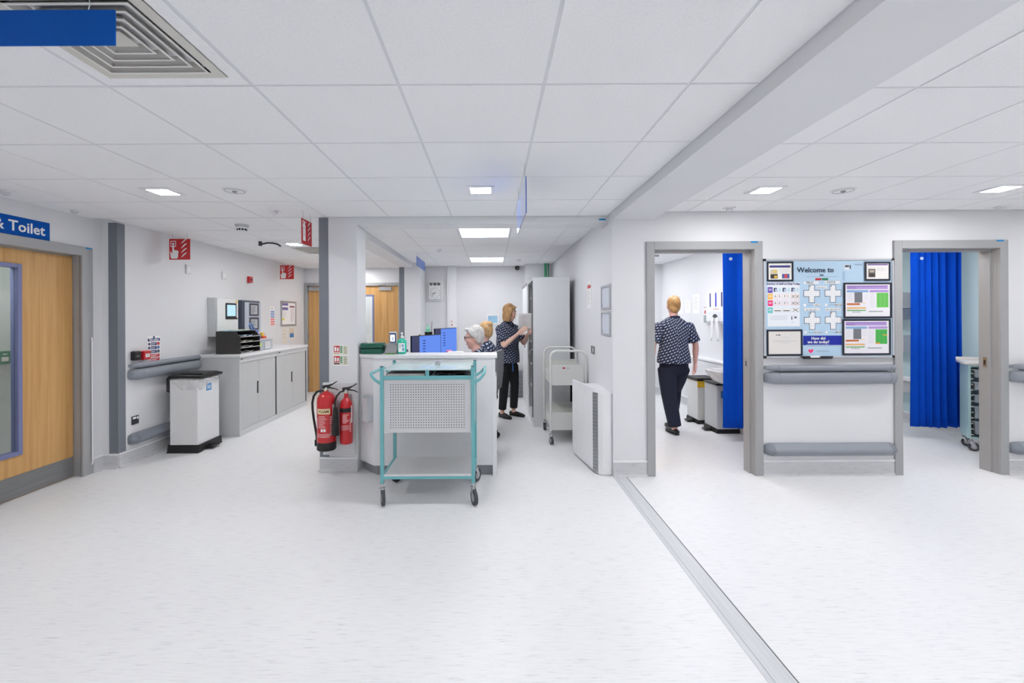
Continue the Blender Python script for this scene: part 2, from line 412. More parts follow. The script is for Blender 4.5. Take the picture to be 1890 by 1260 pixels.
# ================================================================ CEILING FIXTURES AND HANGING SIGNS
LENS = emitter('downlight_lens', (255, 253, 252), DOWN)
LEDP = emitter('led_panel_lens', (253, 253, 255), PANEL)
dl0 = None
def downlight(x, y, label, group='square ceiling downlights'):
    global dl0
    if dl0 is None:
        t = dl0 = thing('ceiling_downlight', label, 'downlight', (x, y, 2.4385), group=group)
        b = MB()
        for q in ((-.105, -.075, -.105, .105), (.075, .105, -.105, .105), (-.075, .075, -.105, -.075), (-.075, .075, .075, .105)): b.box(q[0], q[1], q[2], q[3], -.007, .003, .002)
        b.build('bezel', TRIMW, t)
        MB().box(-.075, .075, -.075, .075, -.0045, .001).build('lens', LENS, t)
    else: t = dup(dl0, (x, y, 2.4385), 0, label, group)
    return t
downlight(-.08, 3.3, 'lit square downlight in the ceiling in front of the reception counter')
downlight(-2.48, 3.3, 'lit square downlight nearest to the oak door sign')
downlight(2.1, 3.34, 'lit square downlight in front of the doorway with the walking person')
downlight(3.9, 3.34, 'lit square downlight in front of the doorway with the drawer trolley')
downlight(-2.58, 5.70, 'lit square downlight over the corridor cabinets')
for x, y in ((-2.48, .9), (-.08, .9), (2.1, .94), (3.9, .94), (-2.48, -1.5), (-.08, -1.5), (2.1, -1.46), (3.9, -1.46), (5.7, 3.34), (5.7, .94), (5.7, -1.46), (-2.58, 8.1)):
    downlight(x, y, 'lit square downlight of the rows outside the picture')
for x, y in ((-1.98, 6.5),):  # unseen downlight added to brighten the corridor wall
    downlight(x, y, 'lit square downlight of the corridor row hidden behind the column')
lp0 = None
def led_panel(x, y, label, group='square LED ceiling panels'):
    global lp0
    if lp0 is None:
        t = lp0 = thing('led_panel', label, 'ceiling light', (x, y, 2.4405), group=group)
        b = MB()
        for q in ((-.291, -.275, -.291, .291), (.275, .291, -.291, .291), (-.275, .275, -.291, -.275), (-.275, .275, .275, .291)): b.box(q[0], q[1], q[2], q[3], -.004, .02)
        b.build('bezel', TRIMW, t)
        MB().box(-.275, .275, -.275, .275, -.001, .02).build('diffuser', LEDP, t)
    else: dup(lp0, (x, y, 2.4405), 0, label, group)
led_panel(*PANELS[0], 'bright square LED panel in the ceiling just behind the lintel')
led_panel(*PANELS[1], 'bright square LED panel in the ceiling near the wall clock')
for x, y in ((2.1, 4.75), (2.2, 6.1), (2.2, 7.6), (4.5, 4.65), (4.4, 6.4), (-4.31, 3.3), (-2.7, 9.5)):  # unseen panels added to light the side rooms and curtain fronts
    t = dup(lp0, (x, y, 2.436), 0, 'bright square LED panel lighting a side room behind a doorway', 'LED panels of the side rooms')
struct('ceiling', MB().box(-4.4, -1.2, 8.75, 10.3, 2.46, 2.56), WALL)

def disc(x, y, label):      # round recessed fitting with a small centre dome
    t = thing('ceiling_emergency_light', label, 'ceiling fitting', (x, y, 2.4385), group='round ceiling fittings')
    MB().lathe([(.0, -.006), (.066, -.0055), (.082, -.002), (.084, .003), (0, .004)][1:-1]).build('rim', TRIMW, t, True)
    MB().tube([(.068 * math.cos(q * PI / 16), .068 * math.sin(q * PI / 16), -.006) for q in range(33)], .0022, 6).build('ring', mat((176, 178, 182), .4), t, True)
    MB().ell((0, 0, -.006), (.018, .018, .014)).build('dome', mat((150, 152, 156), .3), t, True)
disc(-1.93, 3.28, 'round white ceiling fitting with a centre dome towards the corridor')
disc(2.71, 3.36, 'round white ceiling fitting with a centre dome above the welcome board')
def pir(x, y, label, z=2.4385):
    t = thing('motion_sensor', label, 'sensor', (x, y, z), group='white motion sensors on the ceiling')
    MB().box(-.045, .045, -.03, .03, -.008, .002, .003).build('base', TRIMW, t)
    MB().lathe([(.014, -.032), (.022, -.026), (.026, -.008), (.026, -.004)]).build('lens', mat((226, 228, 230), .25), t, True)
pir(-1.94, 3.90, 'white motion sensor on the ceiling beside the fire extinguisher sign')
pir(-3.67, 3.84, 'white motion sensor on the ceiling by the corner over the oak door frame')
pir(-3.63, 3.26, 'white motion sensor on the ceiling over the toilet sign')
pir(2.12, 3.89, 'white motion sensor on the ceiling above the doorway with the walking person')
pir(4.56, 3.90, 'white motion sensor on the ceiling above the doorway with the drawer trolley')
pir(-.75, 6.22, 'white motion sensor on the station ceiling beside the small blue hanging sign')
pir(.46, 7.34, 'white motion sensor on the station ceiling near the dome camera')
pir(-2.58, 6.95, 'white motion sensor far along the corridor ceiling')
t = thing('smoke_detector', 'white smoke detector with dark slots on the corridor ceiling', 'smoke detector', (-2.58, 4.51, 2.4385))
MB().lathe([(.052, -.022), (.062, -.018), (.064, .003), (.05, .003)]).build('base', mat((200, 202, 204), .5), t, True)
MB().lathe([(.028, -.075), (.04, -.070), (.045, -.022), (.045, -.018)]).build('sensing_head', TRIMW, t, True)
for q in range(10):
    a = q * PI / 5; MB().box(-.009, .009, -.002, .002, -.058, -.040).build('slot', BLACK, t).matrix_local = Matrix.Rotation(a, 4, 'Z') @ Matrix.Translation((0, -.0445, 0))
t = thing('cable_tray_bracket', 'small black bracket with loose curved arm hanging from corridor ceiling', 'bracket', (-2.83, 5.5, 2.4385))
MB().box(-.10, -.07, -.02, .02, -.055, .001, .003).build('clip', DARK, t)
MB().tube([(-.08, 0, -.035), (0, 0, -.018), (.07, 0, -.02), (.13, 0, -.035), (.17, 0, -.06)], .010).build('curved_arm', BLACK, t)
# air diffusers
def air_vent(x, y, half, label, name='air_diffuser'):
    t = thing(name, label, 'air vent', (x, y, 2.4385), group='square ceiling air diffusers')
    CR = mat((214, 212, 205), .5, name='cream_steel')
    def ringf(r0, z0, r1, z1, th):
        b = MB()
        for k in range(4):
            a = k * PI / 2
            P = []
            for r, z in ((r0, z0), (r1, z1), (r1, z1 + th), (r0, z0 + th)):
                P.append(((-r, -r, z), (r, -r, z)))
            rot = Matrix.Rotation(a, 3, 'Z')
            v = [[b.b.verts.new(rot @ Vector(p)) for p in q] for q in P]
            for i in range(4): b.b.faces.new((v[i][0], v[i][1], v[(i + 1) % 4][1], v[(i + 1) % 4][0]))
        return b
    ringf(half, -.002, half * .84, -.003, .003).build('flange', CR, t)
    n = 4
    for i in range(n):
        r = half * (.80 - .165 * i)
        lv = ringf(r, -.006 + .002 * i, r - half * .14, .042, .0012).build('louvre', mat((190, 188, 184), .5), t)
        ringf(r + .0045, -.0085 + .002 * i, r - .0045, -.0085 + .002 * i, .003).build('lip', mat((236, 235, 230), .5), lv)
    MB().box(-half * .17, half * .17, -half * .17, half * .17, .004, .008).build('centre_plate', CR, t)
    VD = mat((30, 31, 33), .8, name='duct_black')
    b = MB().box(-half * .86, half * .86, -half * .86, half * .86, .10, .105)
    for s in (-1, 1): b.box(s * half * .86 - .002, s * half * .86 + .002, -half * .86, half * .86, 0, .10).box(-half * .86, half * .86, s * half * .86 - .002, s * half * .86 + .002, 0, .10)
    b.build('duct', VD, t)
    f = MB()
    for k in range(7): f.box(-half * .8, half * .8, -half * .8 + k * half * .26, -half * .8 + k * half * .26 + .012, .06, .09)
    f.build('damper_blades', mat((62, 63, 65), .5), t)
    return t
air_vent(VENT[0], VENT[1], .285, 'square louvred air diffuser in the ceiling above the blank blue sign').scale = (.82, .82, 1)
air_vent(-2.48, 6.3, .285, 'square louvred air diffuser far along the corridor ceiling')
# plain plate around the first diffuser, filling its cell
MB().box(-1.571, -1.516, 1.209, 1.791, 2.4405, 2.4605).box(-1.044, -.989, 1.209, 1.791, 2.4405, 2.4605).box(-1.516, -1.044, 1.209, 1.264, 2.4405, 2.4605).box(-1.516, -1.044, 1.736, 1.791, 2.4405, 2.4605).build('ceiling_tile', TILE, ceil)

# hanging signs (local x along the board, front = -y, origin at the ceiling)
def hang(name, label, loc, rz, wd, z0, z1, m, hooks, cat='sign'):
    t = thing(name, label, cat, loc, rz)
    MB().box(-wd / 2, wd / 2, -.003, .003, z0, z1, .001).build('board', m, t)
    for hx in hooks:
        MB().tube([(hx, 0, -.001), (hx, .0, z1 + .045), (hx + .008, 0, z1 + .02), (hx, 0, z1 - .012), (hx - .006, 0, z1 - .004)], .0016, 5).build('wire_hook', CHROME, t)
    return t
hang('hanging_sign', 'blank blue hanging sign board in front of the ceiling air diffuser', (-1.47, 1.25, 2.44), 0, .79, -.174, -.073, BLUES, (-.3, .315))
hang('hanging_sign', 'glossy blue hanging sign seen edge-on in front of the lintel', (.205, 2.98, 2.44), R90 + .02, .66, -.33, -.105, mat((20, 92, 186), .12, coat=.8), (-.25, .25))
hang('hanging_sign', 'small blue hanging sign in the station above the monitors', (-1.107, 6.83, 2.44), L90, .78, -.205, -.064, mat((60, 110, 200), .3), (-.3, .3))
def flames(x, z, s):
    """three curling flame strokes as polygons"""
    out = []
    for k in range(4):
        zz = z + k * s * .22; a = []
        for q in range(6):
            u = q / 5; a.append((x + s * (.02 + .30 * u), zz + s * (.10 * math.sin(u * 2.6) + .16 * u)))
        bq = [(px_ + s * .0, pz_ - s * .085 * math.sin(min(1, (i + .3) / 5) * PI)) for i, (px_, pz_) in enumerate(a)]
        out.append((a + bq[::-1], (240, 240, 240)))
    return out
RS = (200, 24, 38)
def call_point_sign(label, loc, s):
    t = hang('fire_call_point_sign', label, loc, 0, s, -.30, -.30 + s, RED, (-s * .35, s * .35))
    h = s / 2; z = -.30; W = (240, 240, 240)
    prints(t, [(-h * .86, z + s * .62, s * .26, s * .28, W), (-h * .80, z + s * .65, s * .20, s * .22, RS),
               ([(-h * .6 + s * .055 * math.cos(q), z + s * .76 + s * .055 * math.sin(q)) for q in [i * PI / 4 for i in range(8)]], W),
               (-h * .69, z + s * .30, s * .085, s * .40, W), ([(-h * .9, z + s * .36), (-h * .84, z + s * .10), (-h * .78, z + s * .05), (-h * .22, z + s * .05), (-h * .14, z + s * .14), (-h * .1, z + s * .4), (-h * .2, z + s * .44), (-h * .52, z + s * .46), (-h * .72, z + s * .30), (-h * .82, z + s * .4)], W)]
           + flames(h * .12, z + s * .12, s), -.0035)
    return t
call_point_sign('red hanging call point sign over the litter bin', (-3.525, 4.93, 2.44), .235)
call_point_sign('red hanging call point sign over the far cabinet end', (-3.54, 7.54, 2.44), .24)
t = hang('fire_extinguisher_sign', 'red hanging fire extinguisher sign beside the column guard', (-1.685, 3.975, 2.44), L90, .215, -.30, -.075, RED, (-.08, .08))
W = (240, 240, 240)
prints(t, [(-.085, -.27, .055, .135, W), ([(-.085, -.135), (-.03, -.135), (-.043, -.115), (-.072, -.115)], W), (-.068, -.115, .022, .016, W), ([(-.09, -.09), (-.02, -.10), (-.02, -.108), (-.09, -.10)], W), ([(-.095, -.10), (-.088, -.10), (-.088, -.15), (-.095, -.15)], W), (-.08, -.16, .045, .003, RS), (-.08, -.22, .045, .003, RS)] + flames(.01, -.26, .20), -.0035)
# ================================================================ SIDE WALL AND CORRIDOR
t = thing('door_sign', 'blue sign with white Toilet lettering above the oak door', 'sign', (-3.85, 3.30, 2.157), L90)
MB().box(-.7, .498, -.004, -.0005, 0, .155, .001).build('sign_panel', BLUES, t)
text('& Toilet', .118, PRINT, t, .455, -.0048, .038, 'RIGHT', .0022)

# wall rails: hand rail with bumper, and low kick rail.  Local x along the wall, front = -y
def arc(cx, cz, ry, rz, a0, a1, n=9): return [(cx + ry * math.cos(a0 + (a1 - a0) * i / (n - 1)), cz + rz * math.sin(a0 + (a1 - a0) * i / (n - 1))) for i in range(n)]
def end_ball(b, prof, x, sgn, ln):
    """rounded end cap: the profile shrinks towards the wall along a quarter circle"""
    n = 6; rings = []
    for i in range(n + 1):
        a = i / n * PI / 2 * .97; k = math.cos(a) ** .7
        zc = sum(p[1] for p in prof) / len(prof)
        rings.append([b.b.verts.new((x + sgn * ln * math.sin(a), u * k, zc + (v - zc) * (.35 + .65 * k))) for u, v in prof])
    m = len(prof)
    for r0, r1 in zip(rings, rings[1:]):
        for q in range(m): b.b.faces.new((r0[q], r0[(q + 1) % m], r1[(q + 1) % m], r1[q]))
    b.b.faces.new(rings[0]); b.b.faces.new(rings[-1])
def rails(loc, rz, length, lab1, lab2, low_len=None, caps=(1, 1)):
    hand = [(-.045, 1.008)] + arc(-.062, .998, .03, .028, PI / 2, 3 * PI / 2)[0:9] + [(-.045, .972)]
    bump = [(-.001, .962)] + [(-.03, .962)] + arc(-.055, .905, .045, .057, PI / 2, 3 * PI / 2, 11) + [(-.03, .848), (-.001, .848)]
    t = thing('hand_rail', lab1, 'hand rail', loc, rz, 'grey wall hand rails')
    c = .10
    a, e = (c if caps[0] else 0), (length - c if caps[1] else length)
    MB().px(hand, a + .002, e - .002).build('grip', RAIL, t, True)
    MB().px(bump, a + .002, e - .002).build('bumper', RAIL, t, True)
    MB().box(a, e, -.05, -.001, .950, .98).build('backing_strip', mat((110, 115, 124), .5), t)
    for on, x, s in ((caps[0], a, -1), (caps[1], e, 1)):
        if on:
            b = MB(); end_ball(b, hand, x, s, c * .95); end_ball(b, bump, x, s, c); b.build('end_cap', RAIL, t, True, True)
    low = [(-.001, .300), (-.028, .298), (-.075, .255), (-.082, .240), (-.078, .225), (-.045, .192), (-.001, .190)]
    t = thing('kick_rail', lab2, 'kick rail', loc, rz, 'grey low kick rails')
    n = low_len or length
    a, e = (.07 if caps[0] else 0), (n - .07 if caps[1] else n)
    MB().px(low, a + .002, e - .002).build('rail_body', RAIL, t)
    for on, x, s in ((caps[0], a, -1), (caps[1], e, 1)):
        if on:
            b = MB(); end_ball(b, low, x, s, .07); b.build('end_cap', mat((126, 132, 142), .42), t, True)
rails((-3.70, 4.42, 0), L90, .985, 'grey hand rail on corridor wall behind the litter bin', 'grey low kick rail on corridor wall behind the litter bin', caps=(1, 0))
rails((2.50, 4.03, 0), 0, 1.205, 'grey hand rail under the welcome board', 'grey low kick rail under the welcome board')
rails((4.76, 4.03, 0), 0, 1.9, 'grey hand rail at the picture edge beyond the second doorway', 'grey low kick rail at the picture edge beyond the second doorway')

def wall_box(name, label, cat, loc, rz, w, h, dp, m, bev=.004, group=None):
    t = thing(name, label, cat, loc, rz, group)
    MB().box(-w / 2, w / 2, -dp, -.0005, -h / 2, h / 2, bev).build('housing', m, t)
    return t
t = wall_box('card_reader', 'small black card reader beside the red call point', 'reader', (-3.70, 4.503, 1.096), L90, .095, .095, .045, BLACK, .012)
prints(t, [(-.02, -.012, .04, .012, (120, 122, 126))], -.0455)
t = wall_box('fire_call_point', 'red fire call point box beside the fire action notice', 'call point', (-3.70, 4.622, 1.09), L90, .09, .095, .05, RED, .008)
prints(t, [(-.028, -.02, .056, .036, (245, 245, 245)), (-.02, .002, .04, .004, (60, 60, 60)), (-.018, -.006, .036, .003, (60, 60, 60))], -.0505)
def notice(name, label, loc, rz, w, h, rects, base=PRINT, dp=.003, texts=(), cat='notice', group=None):
    t = thing(name, label, cat, loc, rz, group)
    MB().box(-w / 2, w / 2, -dp, -.0005, -h / 2, h / 2).build('sheet', base, t)
    if rects: prints(t, rects, -dp - .0006)
    for s in texts: text(s[0], s[1], s[2], t, s[3], -dp - .0016, s[4], *s[5:])
    return t
nv, rd, wh, gr = (36, 48, 110), (206, 40, 52), (248, 248, 248), (150, 154, 160)
R = [(-.085, .095, .17, .030, nv)]
for k in range(3): R += [(-.045, .050 - .042 * k, .085, .032, nv), (.045, .050 - .042 * k, .035, .032, ((206, 60, 66), (90, 130, 180), (70, 90, 110))[k]), (-.04, .068 - .042 * k, .065, .004, wh), (-.04, .058 - .042 * k, .05, .004, wh)]
for k in range(2): R += [(-.045, -.078 - .042 * k, .125, .032, rd), (-.04, -.060 - .042 * k, .10, .004, wh), (-.04, -.070 - .042 * k, .07, .004, wh)]
for k in range(5): R += [([(-.066 + .015 * math.cos(i * PI / 6), .066 - .042 * k + .015 * math.sin(i * PI / 6)) for i in range(12)], nv if k < 3 else rd)]
for k in (3, 4): R += [([(-.066 + .010 * math.cos(i * PI / 6), .066 - .042 * k + .010 * math.sin(i * PI / 6)) for i in range(12)], wh)]
R += [([(.013 * math.cos(i * PI / 6), .138 + .013 * math.sin(i * PI / 6)) for i in range(12)], nv)]
notice('fire_action_notice', 'white fire action notice with navy and red panels above the hand rail', (-3.70, 4.768, 1.135), L90, .185, .30, R, texts=[('Fire action', .030, PRINT, 0, .101, 'CENTER', .0008)])

def socket(label, loc, rz, m=DARK):
    t = thing('wall_socket', label, 'socket', loc, rz)
    MB().box(-.043, .043, -.010, -.0005, -.043, .043, .003).build('plate', m, t)
    MB().box(-.035, .005, -.0115, -.010, .014, .034).box(.015, .032, -.014, -.010, .008, .034, .001).build('rocker', PRINT, t)
    MB().box(-.004, .004, -.0108, -.010, -.002, .010).box(-.02, -.010, -.0108, -.010, -.026, -.021).box(.010, .02, -.0108, -.010, -.026, -.021).build('pin_slots', BLACK, t)
    return t
socket('dark power socket low on corridor wall above the kick rail', (-3.70, 4.51, .43), L90)
t = thing('light_switch', 'grey metal switch plate above the white radiator casing', 'switch', (1.114, 4.81, 1.107), R90)
MB().box(-.08, .08, -.008, -.0005, -.043, .043, .003).build('plate', mat((140, 142, 145), .3, .5), t)
MB().box(.01, .035, -.012, -.008, -.018, .022, .002).build('rocker', PRINT, t)
MB().box(-.04, -.02, -.0095, -.008, -.015, .012).build('pin_slots', BLACK, t)

# litter bin: pedal bin opening towards +x
t = thing('litter_bin', 'white pedal bin with black lid and clear bag by the corridor wall', 'bin', (-3.395, 4.985, 0))
MB().box(-.155, .155, -.19, .19, .07, .80, .010).build('body', mat((232, 233, 234), .4), t)
MB().box(-.162, -.150, -.17, .17, .08, .74, .004).build('back_spine', mat((150, 154, 164), .4), t)
b = MB().px([(-.205, .012), (-.215, .005), (-.215, .0), (-.15, 0), (-.13, .02), (.13, .02), (.15, 0), (.215, 0), (.215, .005), (.205, .012), (.193, .085), (-.193, .085)], -.175, .175)
b.build('base', BLACK, t)
MB().box(.172, .245, -.07, .07, .018, .04, .010).box(.13, .18, -.03, .03, .025, .045).build('pedal', BLACK, t)
b = MB().px([(-.19, .818), (-.20, .826), (-.197, .842), (-.12, .858), (.12, .858), (.197, .842), (.20, .826), (.19, .818)], -.165, .19)
b.box(-.06, .17, -.14, .14, .857, .863, .003)
l = b.build('lid', BLACK, t)
MB().box(-.20, -.145, -.19, .19, .66, .83, .02).build('hinge_cover', BLACK, l)
bag = MB(); n = 64; rows = 7; V = []
def oct_ring(k, r):
    a = k / n * 2 * PI; c, s = math.cos(a), math.sin(a); e = 6
    q = (abs(c) ** e + abs(s) ** e) ** (-1 / e); return c * q * (.157 + r), s * q * (.193 + r)
random.seed(3); ph = [random.uniform(0, 6) for _ in range(8)]
for i in range(rows):
    ring = []
    for k in range(n):
        a = k / n * 2 * PI; u = i / (rows - 1)
        r = .006 + .016 * math.sin(u * PI) * (1 + .8 * math.sin(9 * a + ph[0]) * math.sin(4 * a + ph[1])) + .004 * math.sin(23 * a + ph[2] + 4 * u)
        drop = .095 + .045 * math.sin(a * 2 + ph[3]) + .02 * math.sin(a * 5 + ph[4])
        x, y = oct_ring(k, r); ring.append(bag.b.verts.new((x, y, .818 - u * drop)))
    V.append(ring)
for r0, r1 in zip(V, V[1:]):
    for k in range(n): bag.b.faces.new((r0[k], r0[(k + 1) % n], r1[(k + 1) % n], r1[k]))
bag.build('bin_bag', mat((238, 240, 242), .18, var=0, alpha=.30), t, True, False)
b = bpy.data.objects.new('sticker', None)
s = MB().box(.1553, .1562, -.045, .045, .655, .735)
s.build('sticker', flat((90, 150, 205)), t)
MB().box(.1563, .1566, -.03, .03, .70, .71).box(.1563, .1566, -.03, .03, .68, .69).build('sticker_print', PRINT, t)
bpy.data.objects.remove(b)

# two tambour cabinets and their shared worktop
def tambour(label, y0, y1, hand_y):
    t = thing('tambour_cabinet', label, 'cabinet', (-3.14, (y0 + y1) / 2, 0), L90, 'light grey tambour cabinets')
    h = (y1 - y0) / 2 - .002
    b = MB().box(-h, h, 0, .54, .0, .07)
    b.box(-h, -h + .022, 0, .54, .07, .985).box(h - .022, h, 0, .54, .07, .985).box(-h + .022, h - .022, .52, .54, .07, .985).box(-h + .022, h - .022, 0, .54, .95, .985)
    b.build('carcass', CABG, t)
    MB().box(-h + .022, h - .022, .004, .018, .92, .95).build('top_rail', POWDER, t)
    n = 34; x0, x1 = -h + .023, h - .045; wd = (x1 - x0) / n
    for half in (0, 1):
        sh = MB()
        for k in range(n // 2):
            xa = x0 + (half * n // 2 + k) * wd + (.003 if half == 1 and k == 0 else 0)
            sh.box(xa, xa + wd * .96, .012, .020, .072, .918)
        d = sh.build('shutter', mat((206, 208, 209), .5), t)
        xm = x0 + wd * n / 2
        if half == 0: MB().box(xm - .045, xm - .018, .004, .012, .47, .63, .003).box(xm - .036, xm - .027, .002, .006, .49, .61, mi=1).build('handle', [BLACK, STEEL], d)
    MB().box(h - .044, h - .023, .008, .020, .072, .918).build('shadow_channel', DARK, t)  # charcoal strip along one side of the shutter
    MB().box(-h + .03, -h + .075, -.0005, .0005, .957, .968).build('maker_badge', DARK, t)
tambour('light grey tambour cabinet nearer to the litter bin', 5.415, 6.385, 0)
tambour('light grey tambour cabinet nearer to the double doors', 6.387, 7.40, 0)
tag(MB().box(-3.69, -3.125, 5.405, 7.41, .9855, 1.017, .003).build('worktop', WHITE), 'white worktop lying across the two tambour cabinets', 'worktop')

# letter tray sorter on the worktop
TZ = 1.0172
t = thing('file_sorter', 'black four-tier letter tray holding loose papers on the worktop', 'file tray', (-3.195, 5.77, TZ), L90)
CB = mat((58, 56, 55), .6, name='black_board')
side = [(0, 0), (0, .215), (.07, .29), (.31, .29), (.31, 0)]
for x in (-.235, .227): MB().px(side, x, x + .008).build('side_panel', CB, t)
MB().box(-.227, .227, .302, .31, 0, .29).build('back_panel', CB, t)
MB().box(-.227, .227, .07, .302, .283, .29).build('top_panel', CB, t)
for k in range(4):
    s = MB().box(-.227, .227, .004, .302, .003 + k * .07, .008 + k * .07).build('tray', mat((46, 44, 44), .6), t)
    MB().box(-.227, .227, 0, .004, .002 + k * .07, .012 + k * .07).build('tray_edge', mat((180, 180, 180), .5), s)
t.scale = (1, 1.0, 1)
def sheet(name, label, x, y, z, rz, w, h, c, cat='paper', curl=.004, group=None):
    b = MB(); n = 6
    V = [[b.b.verts.new((w * (i / n - .5), h * (jj / n - .5), curl * math.sin(i * 1.1 + jj * .7) ** 2 + .0006)) for i in range(n + 1)] for jj in range(n + 1)]
    W2 = [[b.b.verts.new(v.co - Vector((0, 0, .0006))) for v in r] for r in V]
    for jj in range(n):
        for i in range(n):
            b.b.faces.new((V[jj][i], V[jj][i + 1], V[jj + 1][i + 1], V[jj + 1][i])); b.b.faces.new((W2[jj][i], W2[jj + 1][i], W2[jj + 1][i + 1], W2[jj][i + 1]))
    for i in range(n):
        b.b.faces.new((V[0][i], W2[0][i], W2[0][i + 1], V[0][i + 1])); b.b.faces.new((V[n][i], V[n][i + 1], W2[n][i + 1], W2[n][i]))
        b.b.faces.new((V[i][0], V[i + 1][0], W2[i + 1][0], W2[i][0])); b.b.faces.new((V[i][n], W2[i][n], W2[i + 1][n], V[i + 1][n]))
    o = b.build(name, mat(c, .7), None, True, False); o.location = (x, y, z); o.rotation_euler = (0, 0, rz)
    return tag(o, label, cat, group)
sheet('paper', 'pale blue folder lying on top of the black letter tray', -3.38, 5.67, TZ + .291, .1, .23, .30, (150, 205, 225))
sheet('paper', 'cream paper lying on top of the black letter tray', -3.39, 5.87, TZ + .298, -.2, .21, .29, (226, 220, 180))
for k, (c, cc) in enumerate((('white crumpled papers in the bottom slot of the letter tray', (225, 225, 225)), ('white papers in the second slot of the letter tray', (236, 236, 236)), ('yellowish papers in the third slot of the letter tray', (216, 212, 190)), ('bluish crumpled paper in the top slot of the letter tray', (170, 190, 215)))):
    sheet('paper', c, -3.33, 5.77, TZ + .0085 + .07 * k, .05 * k, .22, .26, cc, curl=.022)
# clear container, blue basket and bits behind it
t = thing('storage_box', 'clear plastic storage box beside the letter tray', 'box', (-3.36, 6.22, TZ))
b = MB()
for q in ((-.13, .13, -.19, -.187, 0, .15), (-.13, .13, .187, .19, 0, .15), (-.13, -.127, -.187, .187, 0, .15), (.127, .13, -.187, .187, 0, .15), (-.127, .127, -.187, .187, 0, .003)): b.box(*q)
b.build('tub', CLEAR, t)
MB().box(-.14, .14, -.2, .2, .15, .162, .004).build('lid', mat((232, 235, 240), .2, var=0, alpha=.75), t)
MB().box(.1305, .131, -.16, -.12, .06, .11).build('sticker', flat((176, 214, 60)), t)
MB().box(.1305, .131, -.02, .13, .02, .12).build('label_sheet', flat((214, 212, 216)), t)
t = thing('drink_bottle', 'blue lidded drinking bottle lying on the clear storage box', 'bottle', (-3.38, 6.19, TZ + .1625))
BT = mat((92, 120, 186), .35, coat=.3)
MB().box(-.06, .06, -.09, .09, 0, .062, .018).box(-.045, .045, -.08, .06, .060, .13, .02).build('body', BT, t, True)
MB().tube([(0, -.06, .12), (0, -.11, .19), (0, -.09, .215), (0, -.05, .20), (0, .0, .135)], .013).build('carry_loop', mat((104, 134, 196), .35), t, True)
t = thing('tape_dispenser', 'small orange and yellow stationery piece on the clear storage box', 'stationery', (-3.34, 6.355, TZ + .1625))
MB().box(-.03, .03, -.04, .05, 0, .03, .008).build('base', mat((226, 84, 52), .4), t)
MB().lathe([(.02, 0), (.026, .005), (.026, .05), (.018, .055)], (0, -.03, .029)).build('roll', mat((240, 190, 60), .4), t, True)
MB().tube([(0, .02, .03), (0, .08, .07)], .004).build('pencil', mat((232, 160, 130), .5), t)

# wall cabinet with a touch screen, fire panel, notices
t = thing('control_cabinet', 'white wall cabinet with a small touch screen above the letter tray', 'control panel', (-3.70, 5.905, 1.49), L90)
MB().box(-.235, .235, -.10, -.0005, -.255, .255, .003).build('case', mat((212, 215, 216), .4), t)
MB().box(-.225, .24, -.125, -.101, -.25, .25, .004).build('door', mat((228, 231, 232), .35), t)
s = MB().box(-.055, .19, -.132, -.1255, -.03, .19, .004).build('screen_bezel', BLACK, t)
MB().box(-.028, .165, -.1335, -.1322, .012, .165).build('screen', emitter('lcd_blue', (168, 205, 226), .9), s)
MB().cyl((.205, -.1255, -.02), (.205, -.131, -.02), .012).build('lock', BLACK, t)
MB().box(.19, .215, -.1265, -.1255, .195, .235).build('warning_sticker', flat((245, 196, 30)), t)
t = thing('fire_alarm_panel', 'dark wall fire alarm panel with two display windows', 'alarm panel', (-3.70, 6.535, 1.50), L90)
MB().box(-.24, .24, -.10, -.0005, -.235, .235, .012).build('case', mat((74, 84, 100), .45), t)
MB().box(-.20, .235, -.112, -.101, -.225, .205, .006).build('front_plate', mat((190, 200, 214), .4), t)
for z in (-.11, .10):
    s = MB().box(-.09, .17, -.118, -.1125, z - .095, z + .095, .004).build('window_bezel', mat((66, 72, 84), .45), t)
    MB().box(-.055, .125, -.1195, -.1183, z - .07, z + .065).build('window', mat((186, 192, 198), .3), s)
    prints(s, [(-.045, z - .06 + .016 * k, .07 + .08 * ((k * 37) % 7) / 8, .006, (96, 104, 116)) for k in range(7)], -.1199)
for z, c in ((1.60, (60, 130, 170)), (1.46, (40, 140, 160)), (1.36, (120, 130, 160))):
    notice('wall_label', 'small coloured label beside the fire alarm panel, %s' % {1.60: 'top of three', 1.46: 'middle of three', 1.36: 'bottom of three'}[z], (-3.70, 6.94, z), L90, .055, .085 if z > 1.4 else .03, [(-.022, -.036, .044, .028, c), (-.022, 0, .044, .032, (214, 110, 92))] if z > 1.4 else [(-.02, -.01, .04, .02, c)])
R = []
for k, c in enumerate(((100, 140, 210), (100, 140, 210), (100, 140, 210), (230, 96, 96), (230, 96, 96), (230, 96, 96))): R += [(-.045, .06 - .042 * k, .12, .030, c), (-.035, .072 - .042 * k, .09, .005, wh)]
R += [([(.012 * math.cos(i * PI / 4), .13 + .014 * math.sin(i * PI / 4)) for i in range(8)], (70, 80, 120))]
notice('instruction_notice', 'white notice with blue and red bars between alarm panel and poster frame', (-3.70, 7.33, 1.50), L90, .16, .33, R)
t = thing('poster_frame', 'metal poster frame with a purple headed sheet beyond the alarm panel', 'notice board', (-3.70, 7.92, 1.55), L90)
b = MB()
for q in ((-.29, -.262, -.22, .22), (.262, .29, -.22, .22), (-.262, .262, -.22, -.195), (-.262, .262, .195, .22)): b.box(q[0], q[1], -.02, -.0005, q[2], q[3], .003)
b.build('frame', mat((170, 170, 176), .35, .4), t)
MB().box(-.262, .262, -.008, -.001, -.195, .195).build('sheet', PRINT, t)
pu = (120, 110, 168)
